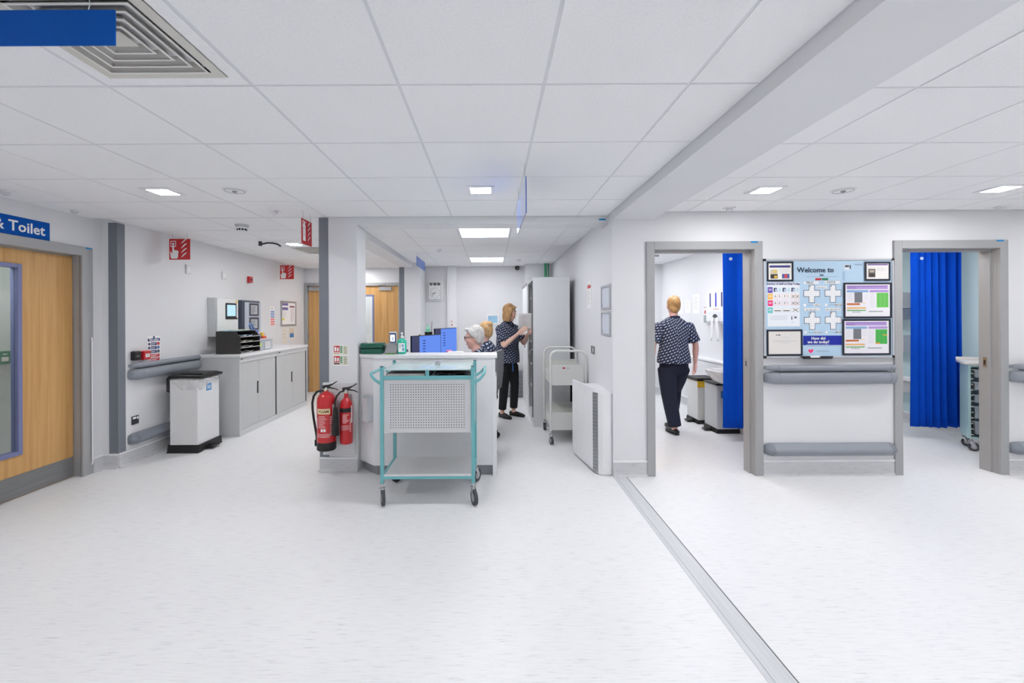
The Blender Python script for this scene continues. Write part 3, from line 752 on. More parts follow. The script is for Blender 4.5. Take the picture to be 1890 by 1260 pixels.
prints(t, [(-.25, .14, .23, .045, pu), (-.25, .06, .23, .05, pu), (.04, .11, .2, .03, (150, 90, 110)), (-.255, -.12, .10, .035, (232, 222, 90)), (.12, -.17, .012, .27, (190, 130, 140)), (.21, -.17, .008, .27, (190, 130, 140))] + [(-.24, .03 - .02 * k, .12 + .06 * (k % 2), .005, (190, 190, 200)) for k in range(6)] + [(.05, .09 - .02 * k, .16, .004, (200, 196, 204)) for k in range(12)], -.0086)
notice('wall_poster', 'cream paper poster under the metal poster frame, nearer sheet', (-3.70, 7.78, 1.16), L90, .19, .29, [(-.06, .02, .11, .006, gr), (-.06, -.04, .11, .006, gr), (-.04, .08, .06, .01, (200, 190, 170))], mat((236, 230, 220), .6))
notice('wall_poster', 'cream paper poster with blue figures under the metal poster frame', (-3.70, 8.05, 1.19), L90, .25, .22, [(-.09, -.01, .18, .10, (226, 210, 190)), (-.08, -.08, .16, .07, (70, 130, 190)), (-.05, -.03, .04, .03, (70, 130, 190)), (.02, -.03, .04, .04, (90, 150, 205))], mat((238, 234, 228), .6))
def blank(label, y, z, w, h):
    t = thing('blank_plate', label, 'wall plate', (-3.70, y, z), L90)
    MB().box(-w / 2, w / 2, -.012, -.0005, -h / 2, h / 2, .004).build('plate', mat((226, 227, 228), .4), t)
    MB().box(-w * .3, w * .3, -.015, -.012, -h * .3, h * .3, .002).build('cover', TRIMW, t)
blank('white blank wall plate under the call point sign over the litter bin', 5.31, 2.07, .085, .11)
blank('white blank wall plate between the red sounder and the litter bin', 6.02, 2.065, .09, .11)
t = wall_box('alarm_sounder', 'small red alarm unit high on corridor wall', 'alarm', (-3.70, 6.64, 2.057), L90, .10, .095, .04, RED, .006)
MB().box(-.02, .02, -.048, -.04, -.02, .02, .003).build('lens', mat((90, 20, 24), .2), t)
# small furniture glimpsed behind the far door's vision panel
t = thing('green_door_release', 'green door release box seen through the oak door vision panel', 'release box', (-4.62, 4.09, 1.12), L90)
MB().box(-.05, .05, -.05, 0, -.06, .06, .005).build('housing', mat((40, 130, 86), .4), t)
prints(t, [(-.03, -.035, .06, .04, wh), (-.02, .025, .04, .01, wh)], -.0506)
struct('wall_release_panel', MB().box(-4.9, -4.6201, 2.9, 5.2, 0, CZ), mat((222, 230, 228), .5))
# ================================================================ COLUMN, COUNTER, TROLLEY
R = []
for k in (0, 1):
    z = .008 - .098 * k
    R += [(-.07, z, .14, .088, (238, 232, 218)), (-.066, z + .024, .056, .06, (204, 38, 46)), (-.060, z + .032, .018, .042, wh), (-.036, z + .032, .018, .036, wh), (-.008, z + .014, .028, .068, (196, 224, 200)), (.026, z + .006, .038, .078, (206, 226, 206)), (-.066, z + .006, .056, .012, (40, 40, 40) if k else (226, 190, 178))]
    for q in range(4): R += [(-.004, z + .018 + .017 * q, .018, .011, (70, 130, 96)), (.030, z + .010 + .018 * q, .03, .004, (220, 120, 110)), (.030, z + .018 + .018 * q, .022, .003, (130, 160, 130))]
notice('extinguisher_notice', 'cream and red fire extinguisher instruction labels on the column', (-1.45, 4.18, 1.115), 0, .15, .20, R)
t = thing('extinguisher_backboard', 'white plastic backboard behind the two fire extinguishers', 'backboard', (-1.462, 4.175, 0))
MB().box(-.155, .155, -.022, -.0005, .17, .86, .006).build('board', mat((224, 226, 228), .4), t)
MB().box(-.11, -.05, -.030, -.022, .70, .77, .003).box(.07, .13, -.030, -.022, .68, .75, .003).build('bracket', mat((190, 192, 196), .35, .5), t)
def lever(t, z, r):
    v = MB().lathe([(.016, z - .01), (.018, z), (.018, z + .022), (.012, z + .03)]).build('valve', CHROME, t, True)
    MB().loft([((-.03, 0, z + .035), .011, .014), ((.02, 0, z + .042), .010, .012), ((.06, 0, z + .06), .008, .006), ((.10, 0, z + .085), .007, .004)], (0, 1, 0), 8).build('squeeze_lever', BLACK, t, True)
    MB().loft([((-.03, 0, z + .028), .011, .012), ((.03, 0, z + .028), .010, .008), ((.08, 0, z + .018), .009, .005), ((.11, 0, z + .004), .008, .004)], (0, 1, 0), 8).build('carry_handle', BLACK, t, True)
    MB().cyl((0, -.016, z + .008), (0, -.026, z + .008), .012).build('gauge', mat((220, 210, 190), .3), t, True)
def curved_print(t, rr, items, cy=0.):
    """print wrapped round a cylinder: (angle0, angle1, z0, z1, colour); angle 0 faces -y"""
    b = MB(); cols = []
    for i, (a0, a1, z0, z1, c) in enumerate(items):
        if c not in cols: cols.append(c)
        n = max(2, int((a1 - a0) / .12)); r = rr + .0004 * (1 + (i > 0) + i // 14)
        for k in range(n):
            p, q = a0 + (a1 - a0) * k / n, a0 + (a1 - a0) * (k + 1) / n
            b.quad([(r * math.sin(p), -r * math.cos(p), z0), (r * math.sin(q), -r * math.cos(q), z0), (r * math.sin(q), -r * math.cos(q), z1), (r * math.sin(p), -r * math.cos(p), z1)], cols.index(c))
    b.build('label_print', [flat(c, .4) for c in cols], t, True, False)
t = thing('fire_extinguisher', 'large red foam extinguisher with cream band hanging on the backboard', 'fire extinguisher', (-1.545, 4.058, 0))
MB().lathe([(.03, .262), (.078, .265), (.084, .275), (.0845, .30), (.0845, .70), (.080, .735), (.062, .765), (.035, .783), (.022, .792), (.020, .80)], n=32).build('cylinder', RED, t, True)
MB().lathe([(.080, .255), (.0865, .262), (.0865, .33), (.0848, .332)], n=32).build('base_skirt', BLACK, t, True)
it = [(-.75, .75, .595, .645, (236, 222, 178))]
cw = (238, 200, 200)
random.seed(11)
for k in range(9): it.append((-.55, -.55 + random.uniform(.5, 1.0), .575 - .013 * k, .580 - .013 * k, cw))
it += [(-.85, -.66, .46, .56, (226, 170, 172)), (-.25, -.02, .435, .462, wh), (.05, .28, .435, .462, wh)]
for k in range(3): it.append((-.7, .7, .385 + .013 * k, .390 + .013 * k, cw))
for k in range(9): it.append((.72, .92, .40 + .02 * k, .412 + .02 * k, cw))
it.append((1.0, 1.45, .48, .68, (236, 236, 236)))
curved_print(t, .0847, it)
for i, ch in enumerate('FOAM'):
    a = -.40 + i * .28; o = text(ch, .036, mat((120, 70, 40), .5, var=0), t, .0862 * math.sin(a), -.0862 * math.cos(a), .608, 'CENTER', .0008); o.rotation_euler = (PI / 2, 0, a)
lever(t, .80, 0)
h = MB().tube([(-.015, 0, .80), (-.045, -.004, .802), (-.085, -.006, .79), (-.115, -.006, .75), (-.128, -.005, .69), (-.128, 0, .62), (-.12, .004, .54), (-.108, .006, .46), (-.095, .006, .38), (-.092, .004, .34)], .0105, 10).build('hose', BLACK, t, True)
MB().lathe([(.012, 0), (.016, .004), (.016, .05), (.011, .06)], (-.096, .004, .285)).build('nozzle', BLACK, h, True)
t = thing('fire_extinguisher', 'smaller red extinguisher with black band and discharge horn', 'fire extinguisher', (-1.368, 4.082, 0))
MB().lathe([(.03, .302), (.052, .304), (.058, .315), (.058, .64), (.054, .675), (.042, .705), (.024, .725), (.019, .74), (.019, .77)], n=28).build('cylinder', RED, t, True)
it = [(-1.2, 1.2, .60, .64, (24, 22, 24))]
for k in range(7): it.append((-.3, .2 + random.uniform(.1, .6), .575 - .012 * k, .580 - .012 * k, cw))
for k in range(4): it.append((-.6, .75, .44 + .012 * k, .444 + .012 * k, cw))
for k in range(7): it.append((.85, 1.05, .42 + .018 * k, .431 + .018 * k, cw))
it.append((1.1, 1.4, .50, .66, (236, 236, 236)))
curved_print(t, .0582, it)
lever(t, .775, 0)
MB().tube([(-.015, 0, .79), (-.05, -.01, .785), (-.075, -.04, .75), (-.082, -.07, .70), (-.074, -.083, .65)], .008, 8).build('hose', BLACK, t, True)
MB().lathe([(.03, .40), (.032, .405), (.025, .54), (.018, .64), (.012, .66)], (-.072, -.085, 0)).build('discharge_horn', BLACK, t, True)

# reception counter: angled front on a grey plinth
t = thing('reception_counter', 'white reception counter with an angled end and grey plinth', 'counter', (0, 0, 0))
P = [(-1.285, 4.23), (-1.105, 4.055), (.03, 4.055)]
Q = [(.03, 4.085), (-1.09, 4.085), (-1.262, 4.255)]
MB().pz([P[0], P[1], Q[1], Q[2]], .10, 1.095).build('end_panel', WHITE, t)
MB().pz([P[1], (-.0, 4.055), (-.0, 4.085), Q[1]], .10, 1.095).build('front_panel', WHITE, t)
MB().box(.0005, .04, 4.05, 4.40, 0, .92).box(.0005, .028, 4.05, 4.40, .92, 1.095).build('side_panel', WHITE, t)
MB().pz([(-1.262, 4.27), (-1.085, 4.10), (.0, 4.10), (.0, 4.13), (-1.07, 4.13), (-1.24, 4.29)], 0, .099).build('plinth', mat((150, 152, 158), .45), t)
MB().pz([(-1.285, 4.215), (-1.108, 4.045), (.045, 4.045), (.045, 4.36), (-1.285, 4.36)], 1.096, 1.124).build('counter_top', WHITE, t)
t = thing('work_desk', 'white work desk carrying the monitors behind the counter', 'desk', (0, 0, 0))
MB().box(-1.28, -.45, 4.37, 6.3, .715, .74).box(-.45, .0, 4.37, 4.42, .715, .74).build('desk_top', WHITE, t)
for x, y in ((-1.25, 6.27), (-.5, 6.27), (-1.25, 4.42)): MB().box(x - .025, x + .025, y - .025, y + .025, 0, .715).build('leg', CABG, t)
CTZ = 1.1245
# clear brochure pocket on the counter end
t = thing('leaflet_pocket', 'small grey leaflet pocket fixed to the angled counter end', 'holder', (-1.142, 4.0915, .51), -.77)
b = MB().box(-.04, .04, -.06, -.057, 0, .22).box(-.04, .04, -.057, -.0045, 0, .004)
for x in (-.04, .037): b.box(x, x + .003, -.057, -.0045, .004, .24)
b.build('pocket', mat((206, 209, 213), .25), t)
MB().box(-.036, .036, -.0045, -.002, 0, .25).build('back', mat((214, 216, 220), .4), t)

# turquoise trolley
T = thing('notes_trolley', 'turquoise framed trolley with a perforated grey panel by the counter', 'trolley', (-.515, 3.68, 0))
hx, fy, by = .36, -.225, .225
for x in (-hx, hx):
    for y in (fy, by):
        p = MB().box(x - .0135, x + .0135, y - .0135, y + .0135, .165, 1.085, .002).build('post', TEAL, T)
        MB().box(x - .0135, x + .0135, y - .0135, y + .0135, 1.085, 1.093, .003).build('end_plug', mat((70, 110, 118), .5), p)
def castor_at(T, x, y, z, r, brake=False, ang=.35):
    """castor with fork and wheel, wheel bottom at z"""
    c = MB().box(x - .018, x + .018, y - .018, y + .018, z + 2 * r + .012, z + 2 * r + .022, .002)
    c.cyl((x, y, z + 2 * r + .02), (x, y, z + 2 * r + .05), .011)
    dx, dy = math.sin(ang) * .022, math.cos(ang) * .022
    w = Vector((math.cos(ang), -math.sin(ang), 0))
    wc = Vector((x + dx, y + dy, z + r))
    for s in (-1, 1):
        o = wc + w * s * .017
        c.loft([(Vector((x, y, z + 2 * r + .012)) + w * s * .014, .0025, .020), (o + Vector((0, 0, r * .4)), .0025, .016), (o - Vector((0, 0, .006)), .0025, .010)], w, 8, .2)
    k = c.build('castor', CHROME, T, False)
    MB().cyl(wc - w * .012, wc + w * .012, r, n=24).build('wheel', RUBBER, k, True)
    MB().cyl(wc - w * .0135, wc + w * .0135, r * .55, n=16).build('hub', mat((178, 180, 184), .4), k, True)
for x in (-hx, hx):
    for y in (fy, by): castor_at(T, x, y, 0, .058, ang=2.75 if y < 0 else .5)
for y in (fy, by): MB().box(-hx + .0135, hx - .0135, y - .0125, y + .0125, .985, 1.015, .002).build('top_bar', TEAL, T); MB().box(-hx + .0135, hx - .0135, y - .0125, y + .0125, .20, .222, .002).build('lower_bar', TEAL, T)
for x in (-hx, hx): MB().box(x - .0125, x + .0125, fy + .0135, by - .0135, .20, .222, .002).build('side_bar', TEAL, T)
MB().box(-.014, .014, fy - .0125, fy + .0125, 1.015, 1.056, .002).build('divider_post', TEAL, T)
MB().box(-hx + .015, hx - .015, fy - .011, by + .011, .223, .227).box(-hx + .015, hx - .015, fy - .0125, fy - .0100, .227, .240).build('lower_shelf', mat((222, 224, 226), .3), T)
PT = mat((206, 232, 234), .18, name='pale_top', coat=.5)
for a, b_ in ((-hx + .0145, -.001), (.001, hx - .0145)):
    MB().box(a, b_, fy - .004, by + .011, 1.057, 1.071, .003).build('lid', PT, T)
MB().box(.03, .075, .03, .05, 1.0715, 1.10, .004).build('latch', CHROME, T)
# perforated front panel: a sheet with real holes
def perforated(x0, x1, z0, z1, y, nx, nz, mx, mz, hole, th=.0016):
    b = MB().b; gx, gz = (x1 - x0 - 2 * mx) / nx, (z1 - z0 - 2 * mz) / nz
    X = [x0, x0 + mx] ; Z = [z0, z0 + mz]
    xs, zs = [x0], [z0]
    for i in range(nx):
        c = x0 + mx + gx * (i + .5); xs += [c - hole / 2, c + hole / 2]
    for k in range(nz):
        c = z0 + mz + gz * (k + .5); zs += [c - hole / 2, c + hole / 2]
    xs.append(x1); zs.append(z1)
    g = {(i, k, s): b.verts.new((xs[i], y + s * th, zs[k])) for i in range(len(xs)) for k in range(len(zs)) for s in (0, 1)}
    for i in range(len(xs) - 1):
        for k in range(len(zs) - 1):
            if i % 2 and k % 2:
                for p, q in (((i, k), (i + 1, k)), ((i + 1, k), (i + 1, k + 1)), ((i + 1, k + 1), (i, k + 1)), ((i, k + 1), (i, k))):
                    b.faces.new((g[p + (0,)], g[q + (0,)], g[q + (1,)], g[p + (1,)]))
            else:
                b.faces.new((g[i, k, 0], g[i + 1, k, 0], g[i + 1, k + 1, 0], g[i, k + 1, 0])); b.faces.new((g[i, k, 1], g[i, k + 1, 1], g[i + 1, k + 1, 1], g[i + 1, k, 1]))
    m = MB(); m.b.free(); m.b = b; return m
perforated(-hx + .0145, hx - .0145, .565, .985, fy, 30, 18, .045, .03, .0066).build('perforated_panel', PALEG, T)
# basket box behind it, its inside painted near-black as shade behind the holes
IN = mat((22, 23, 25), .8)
MB().box(-hx + .0145, hx - .0145, by, by + .003, .565, .985).build('rear_panel', PALEG, T)
for s in (-1, 1): MB().box(s * hx - .003, s * hx + .003, fy + .014, by - .014, .565, .985).build('side_panel', PALEG, T)
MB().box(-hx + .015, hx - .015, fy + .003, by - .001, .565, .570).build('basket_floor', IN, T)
MB().box(-hx + .02, hx - .02, fy + .030, fy + .034, .575, .975).build('inner_liner', IN, T)  # dark sheet standing in for shade seen through the perforations
for s in (-1, 1):
    x = s * hx
    MB().tube([(x + s * .012, fy, .955), (x + s * .055, fy, .985), (x + s * .085, fy + .005, 1.02), (x + s * .092, fy + .02, 1.032), (x + s * .092, by - .02, 1.032), (x + s * .085, by - .005, 1.02), (x + s * .055, by, .985), (x + s * .012, by, .955)], .0115, 10).build('push_handle', TEAL, T, True)
def folder(label, x0, x1, z, c, edge):
    t = thing('lever_folder', label, 'folder', (-.515 + (x0 + x1) / 2, 3.68, z)); w = (x1 - x0) / 2
    MB().box(-w, w, -.20, .17, 0, .003).box(-w, w, -.20, .17, .020, .023).box(-w, -w + .003, -.20, .17, .003, .020).build('cover', mat(c, .4), t)
    MB().box(-w + .004, w - .006, -.198, .165, .0035, .0195).build('pages', mat(edge, .7), t)
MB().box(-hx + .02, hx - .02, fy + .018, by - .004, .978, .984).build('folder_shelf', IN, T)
folder('navy folder with white pages under the trolley lid beside the hinge', -.32, -.02, .985, (36, 44, 70), (222, 218, 208))
folder('navy closed folder lying under the white paged one in the trolley', -.33, -.02, 1.009, (60, 62, 74), (230, 226, 220))
folder('black folder lying flat under the other trolley lid', .02, .33, .985, (24, 25, 28), (60, 60, 62))
o = sheet('document', 'creased dark plastic sleeve lying on the black folder in the trolley', -.515 + .18, 3.66, 1.0085, .1, .28, .34, (70, 72, 78), 'document', .03)

# ================================================================ ON AND BEHIND THE COUNTER
t = thing('first_aid_box', 'dark green first aid box at the counter end', 'first aid box', (-1.165, 4.27, CTZ))
GB = mat((20, 92, 74), .4, name='first_aid_green')
MB().box(-.105, .105, -.065, .075, 0, .052, .010).build('base', GB, t, True)
MB().box(-.107, .107, -.067, .077, .054, .105, .012).build('lid', GB, t, True)
MB().box(.1075, .114, -.02, .03, .03, .08, .003).build('catch', mat((14, 60, 50), .4), t)
MB().tube([(.108, -.04, .06), (.125, -.04, .06), (.125, .045, .06), (.108, .045, .06)], .006).build('handle', mat((12, 52, 44), .4), t)
MB().box(-.109, .109, -.069, .079, .0515, .0545).build('seal', mat((10, 48, 40), .4), t)
t = thing('scanner_terminal', 'small grey terminal with a lit screen between first aid box and sanitizer', 'terminal', (-.965, 4.24, CTZ), -.1)
MB().px([(-.06, 0), (-.075, .012), (.0, .10), (.05, .10), (.05, 0)], -.055, .055).build('base', mat((150, 152, 154), .35), t)
MB().box(-.035, .04, -.082, -.04, -.0, .006).build('green_card', mat((110, 200, 70), .4), t)
prints(t, [([(-.035, .0), (.035, .0), (.035, .001), (-.035, .001)], wh)], -.077)
MB().px([(.0, .10), (-.004, .205), (.018, .215), (.03, .10)], -.036, .036).build('handset', mat((190, 192, 196), .35), t)
MB().box(-.032, .032, -.0085, -.0045, .108, .198, .002).build('screen_bezel', mat((24, 40, 110), .3), t)
MB().box(-.023, .023, -.0105, -.0087, .118, .185).build('screen', emitter('small_lcd', (232, 240, 250), 1.0), t)
prints(t, [([(-.008, .135), (.002, .165), (.008, .16), (.004, .15), (.014, .13), (.006, .128), (0, .145)], (40, 70, 190))], -.0112)
t = thing('hand_sanitizer', 'turquoise hand sanitizer pump bottle on the counter', 'sanitizer bottle', (-.87, 4.215, CTZ))
SB = mat((34, 200, 170), .18, var=.01, coat=.5, name='sanitizer_green')
MB().box(-.041, .041, -.028, .028, 0, .135, .014, seg=3).lathe([(.034, .12), (.03, .14), (.016, .148), (.016, .152)]).build('bottle', SB, t, True)
p = MB().lathe([(.018, .151), (.018, .168), (.008, .171), (.006, .19), (.010, .192), (.011, .204), (.005, .207)]).box(-.006, .006, -.045, 0, .195, .204, .003).build('pump', TRIMW, t, True)
prints(t, [(-.03, .02, .06, .085, (244, 246, 246)), (.004, .07, .016, .022, (60, 150, 190)), (.008, .03, .016, .03, (60, 160, 200)), (-.024, .085, .022, .004, gr), (-.024, .074, .02, .004, gr), (-.024, .063, .022, .004, gr)], -.0285)
# monitors
SCR = emitter('monitor_blue', (92, 128, 214), .85)
def monitor(label, x, y, zc, rz, on=True, tilt=.0):
    t = thing('computer_monitor', label, 'monitor', (x, y, .7405), rz, 'monitors behind the counter')
    w_, h_ = .265, .165; zc -= .7405
    MB().box(-w_, w_, 0, .022, zc - h_, zc + h_, .004).box(-w_ * .6, w_ * .6, .022, .05, zc - h_ * .6, zc + h_ * .6, .012).build('shell', mat((30, 31, 36), .4), t)
    MB().box(-w_ + .008, w_ - .008, -.0012, 0, zc - h_ + .012, zc + h_ - .008).build('screen', SCR, t)
    prints(t, [(-w_ + .008, zc - h_ + .012, .12, 2 * h_ - .02, (70, 74, 110))] + [(-.08, zc + .10 - .03 * k, .05, .012, (60, 96, 190)) for k in range(6)], -.0016)
    MB().box(-.02, .02, .05, .07, .01, zc + .05, .003).build('stand_neck', DARK, t)
    MB().box(-.11, .11, -.06, .10, 0, .010, .004).build('stand_foot', DARK, t)
monitor('lit blue monitor rising just behind the counter beside the sanitizer', -.715, 4.80, 1.115, 1.08)
monitor('lit blue monitor further back, in front of the grey-haired person', -.56, 5.36, 1.175, 1.16)
t = thing('desk_riser', 'dark monitor riser block behind the second monitor', 'riser', (-.93, 5.62, .7405))
MB().box(-.12, .12, -.16, .16, .26, .275).build('shelf', DARK, t)
for y in (-.15, .14): MB().box(-.12, .12, y, y + .01, 0, .26).build('leg', DARK, t)
t = thing('pen_pot', 'black pen pot with a green bottle top standing behind the monitors', 'pen pot', (-.815, 5.60, 1.0157))
MB().lathe([(.045, 0), (.047, .005), (.05, .27), (.046, .27), (.043, .262)], n=20).build('pot', BLACK, t, True)
MB().lathe([(.028, .20), (.03, .31), (.014, .33), (.010, .37)], (-.008, 0, 0)).build('bottle_top', mat((150, 226, 196), .3), t, True)
MB().tube([(.03, 0, .2), (.045, 0, .40)], .003).build('pen', DARK, t)
t = thing('desk_microphone', 'slim black stick with a brown knob standing beside the pen pot', 'gadget', (-.88, 5.30, .7405))
MB().cyl((0, 0, 0), (0, 0, .42), .012).build('stem', BLACK, t); MB().lathe([(.03, 0), (.05, .004), (.05, .01), (.02, .012)]).build('foot', BLACK, t); MB().ell((0, 0, .50), (.016, .012, .028)).cyl((0, 0, .42), (0, 0, .48), .006).build('knob', mat((120, 70, 50), .4), t, True)
t = thing('paper_tray', 'grey slanted paper tray behind the sanitizer bottle', 'tray', (-1.08, 4.64, .7405), .6)
MB().px([(-.12, .37), (.12, .42), (.12, .44), (-.12, .39)], -.15, .15).box(-.1, .1, -.02, .02, 0, .39).build('tray', mat((120, 122, 126), .4), t)
t = thing('paper_stack', 'small stack of white paper lying on the counter top', 'paper', (-.36, 4.30, CTZ))
MB().box(-.075, .075, -.05, .04, 0, .012, .002).build('sheets', PRINT, t)
t = thing('pink_flower', 'pink artificial flower in a small glass by the second monitor', 'flower', (-.50, 5.05, .7405))
MB().lathe([(.03, 0), (.034, .01), (.03, .28), (.024, .28)]).build('glass', CLEAR, t, True)
b = MB()
for q in range(7): b.ell((.022 * math.cos(q * .9), .022 * math.sin(q * .9), .34), (.018, .018, .014), n=8)
MB().tube([(0, 0, .05), (0, 0, .33)], .003).build('stem', mat((80, 130, 80), .5), t)
b.build('petals', mat((240, 150, 186), .5), t, True)
# clock
t = thing('wall_clock', 'white rectangular wall clock with three calendar windows', 'clock', (-1.09, 8.4, 1.965))
MB().box(-.145, .145, -.05, -.0005, -.19, .19, .022).build('case', mat((238, 239, 240), .35), t)
b = MB()
for q in ((-.122, -.117, -.165, .165), (.117, .122, -.165, .165), (-.117, .117, -.165, -.160), (-.117, .117, .160, .165)): b.box(q[0], q[1], -.0525, -.0502, q[2], q[3])
b.build('dial_border', DARK, t)
prints(t, [(-.10 + .072 * k, .112, .056, .044, (44, 46, 52)) for k in range(3)], -.0506)
for k, s in enumerate(('WE', '5', 'OC')): text(s, .034, mat((190, 192, 196), .5, var=0), t, -.072 + .072 * k, -.0520, .122)
for k in range(1, 13):
    a = k * PI / 6; text(str(k), .030, DARK, t, .092 * math.sin(a) * 1.03, -.0515, -.032 + .092 * math.cos(a) - .010)
def hand(a, ln, wd):
    o = MB().box(-wd, wd, -.0545, -.0530, -.015, ln).build('hand', BLACK, t); o.location = (0, 0, -.032); o.rotation_euler = (0, a, 0)
hand(math.radians(258), .068, .004); hand(math.radians(222), .095, .003)
# picture, dome camera, labels on the trunking, green pipe
t = thing('picture', 'white framed blue picture on the back wall behind the seated pair', 'picture', (.015, 8.4, 1.42))
b = MB()
for q in ((-.125, -.09, -.098, .098), (.09, .125, -.098, .098), (-.09, .09, -.098, -.066), (-.09, .09, .066, .098)): b.box(q[0], q[1], -.02, -.0005, q[2], q[3], .003)
b.build('frame', mat((240, 241, 244), .35), t)
MB().box(-.09, .09, -.008, -.001, -.066, .066).build('artwork', mat((160, 206, 234), .5, var=.18, scale=14), t)
t = thing('dome_camera', 'black dome camera at the ceiling edge of the back wall', 'camera', (.49, 8.36, 2.405))
MB().cyl((0, .039, 0), (0, -.0, 0), .055, n=20).build('mount', mat((210, 212, 214), .4), t, True)
MB().ell((0, -.005, 0), (.045, .05, .045)).build('dome', mat((40, 42, 44), .15), t, True)
MB().ell((0, -.05, 0), (.018, .012, .018), n=10).build('lens', mat((120, 122, 124), .1), t, True)
t = thing('trunking_socket', 'red marked socket plates on the white trunking behind the monitors', 'socket plate', (-.765, 8.32, 1.34))
MB().box(-.04, .04, -.012, -.0005, -.08, .08, .003).build('plate', TRIMW, t)
prints(t, [(-.02, .04, .035, .012, (214, 40, 50)), ([(-.018, -.03), (.018, -.03), (0, .005)], (214, 40, 50))], -.0126)
t = thing('green_pipe', 'green pipe rising above the tall white cabinets', 'pipe', (.98, 7.95, 1.99))
MB().cyl((0, 0, .0), (0, 0, .448), .022).cyl((.05, 0, 0), (.05, 0, .448), .012).build('pipe', mat((60, 150, 110), .35), t, True)

# tall cabinets with sliding doors
def tall(label, y0, y1, opened):
    t = thing('tall_cabinet', label, 'cabinet', (.55, (y0 + y1) / 2, 0), R90, 'tall white cabinets'); h = (y1 - y0) / 2 - .003
    b = MB().box(-h, h, 0, .49, 0, .09).box(-h, h, 0, .49, 1.965, 2.0).box(-h, -h + .025, 0, .49, .09, 1.965).box(h - .025, h, 0, .49, .09, 1.965).box(-h + .025, h - .025, .47, .49, .09, 1.965)
    b.build('carcass', POWDER, t)
    if opened:
        for k in range(5): MB().box(-h + .026, h - .026, .04, .468, .42 + .33 * k, .44 + .33 * k).build('shelf', POWDER, t)
        MB().box(-h + .026, -h + .10, .004, .022, .092, 1.962).build('door', POWDER, t)
        d = MB().box(h - .16, h - .026, .008, .026, .092, 1.962).build('shutter_stack', mat((150, 152, 156), .35), t)
        MB().box(h - .175, h - .163, -.004, .02, .092, 1.962).build('door_edge', mat((96, 98, 102), .35, .4), t)
        MB().cyl((h - .17, -.012, 1.02), (h - .17, .004, 1.02), .018).tube([(h - .17, -.014, 1.02), (h - .17, -.03, 1.0), (h - .17, -.03, .96)], .006).build('lock_handle', CHROME, t, True)
    else:
        for a, b_ in ((-h + .026, -.002), (.002, h - .026)):
            d = MB().box(a, b_, .004, .022, .092, 1.962).build('door', mat((234, 236, 238), .35), t)
        MB().box(.02, .035, -.006, .004, .95, 1.15, .002).build('handle', DARK, d)
        MB().box(-h, h, -.01, .0, 1.97, 1.995).build('top_rail', mat((150, 152, 156), .3, .6), t)
    return t
tall('tall white cabinet with its shutter open beside the standing person', 5.82, 6.83, True)
tall('closed tall white cabinet at the far end of the station', 6.83, 7.86, False)
cols = [(120, 86, 70), (90, 70, 62), (150, 120, 96), (70, 72, 84), (160, 140, 120)]
for k in range(5):
    for q in range(6):
        t = thing('box_file', 'box file on %s shelf of the open cabinet, %s from its front edge' % (('the lowest', 'the second', 'the third', 'the fourth', 'the topmost')[k], ('first', 'second', 'third', 'fourth', 'fifth', 'sixth')[q]), 'file', (.60, 5.98 + .09 * q, .441 + .33 * k), R90, 'box files in the open cabinet')
        MB().box(-.035, .035, 0, .28, 0, .27 if k < 4 else .195, .003).build('cover', mat(cols[(k * 2 + q) % 5], .6), t)
        MB().box(-.02, .02, -.001, 0, .10, .17).build('spine_label', PRINT, t)

t = thing('drawer_pedestal', 'low grey drawer unit on the floor behind the standing person', 'drawers', (.40, 7.93, 0))
MB().box(-.2, .2, .012, .44, 0, .44, .004).build('body', mat((120, 124, 130), .5), t)
for k in range(6):
    q = MB().box(-.19, .19, 0, .0118, .02 + .069 * k, .082 + .069 * k, .003).build('drawer', mat((138, 142, 148), .5), t)
    MB().box(-.19, .19, -.003, -.0002, .072 + .069 * k, .080 + .069 * k).build('pull_lip', mat((186, 190, 194), .4), q)

# white book trolley
T2 = thing('records_trolley', 'white two-tier records trolley with hooped ends beside the tall cabinet', 'trolley', (.88, 5.36, 0))
TW = mat((228, 229, 226), .38, name='cream_white_steel')
for y in (-.30, .30):
    x0, x1, zt, r = -.205, .205, 1.075, .075
    P = [(x0, y, .15), (x0, y, zt - r)] + [(x0 + r - r * math.cos(a), y, zt - r + r * math.sin(a)) for a in (.4, .8, 1.2, 1.57)] + [(x1 - r + r * math.sin(a), y, zt - r + r * math.cos(a)) for a in (0, .4, .8, 1.2, 1.57)] + [(x1, y, .15)]
    MB().tube(P, .0135, 10).build('end_hoop', TW, T2, True)
for z0, z1 in ((.675, .915), (.155, .36)):
    s = MB().box(-.19, .19, -.285, .285, z0, z0 + .012).build('tray_floor', TW, T2)
    MB().box(-.19, .19, -.285, -.281, z0 + .012, z1).build('tray_end', TW, T2); MB().box(-.19, .19, .281, .285, z0 + .012, z1 + .01).build('tray_end', TW, T2)
    for x in (-.19, .186):
        P = [(-.281, z0 + .012), (.281, z0 + .012), (.281, z0 + .13)]
        for k in range(7, -1, -1): P += [(-.281 + .0703 * k + .07, z0 + .13), (-.281 + .0703 * k + .03, z0 + .15), (-.281 + .0703 * k + .004, z0 + .13)]
        MB().px(P, x, x + .004).build('tray_side', TW, T2)
    for k in range(5):
        MB().px([(-.20 + .1 * k, z0 + .013), (-.16 + .1 * k, z1 - .01), (-.157 + .1 * k, z1 - .01), (-.197 + .1 * k, z0 + .013)], -.185, .185).build('divider', mat((216, 218, 212), .4), T2)
MB().box(-.06, -.035, -.2865, -.2852, .885 - .02, .885).box(-.03, .02, -.2865, -.2852, .868, .880, mi=1).build('maker_badge', [flat((190, 40, 60)), flat((200, 200, 204))], T2)
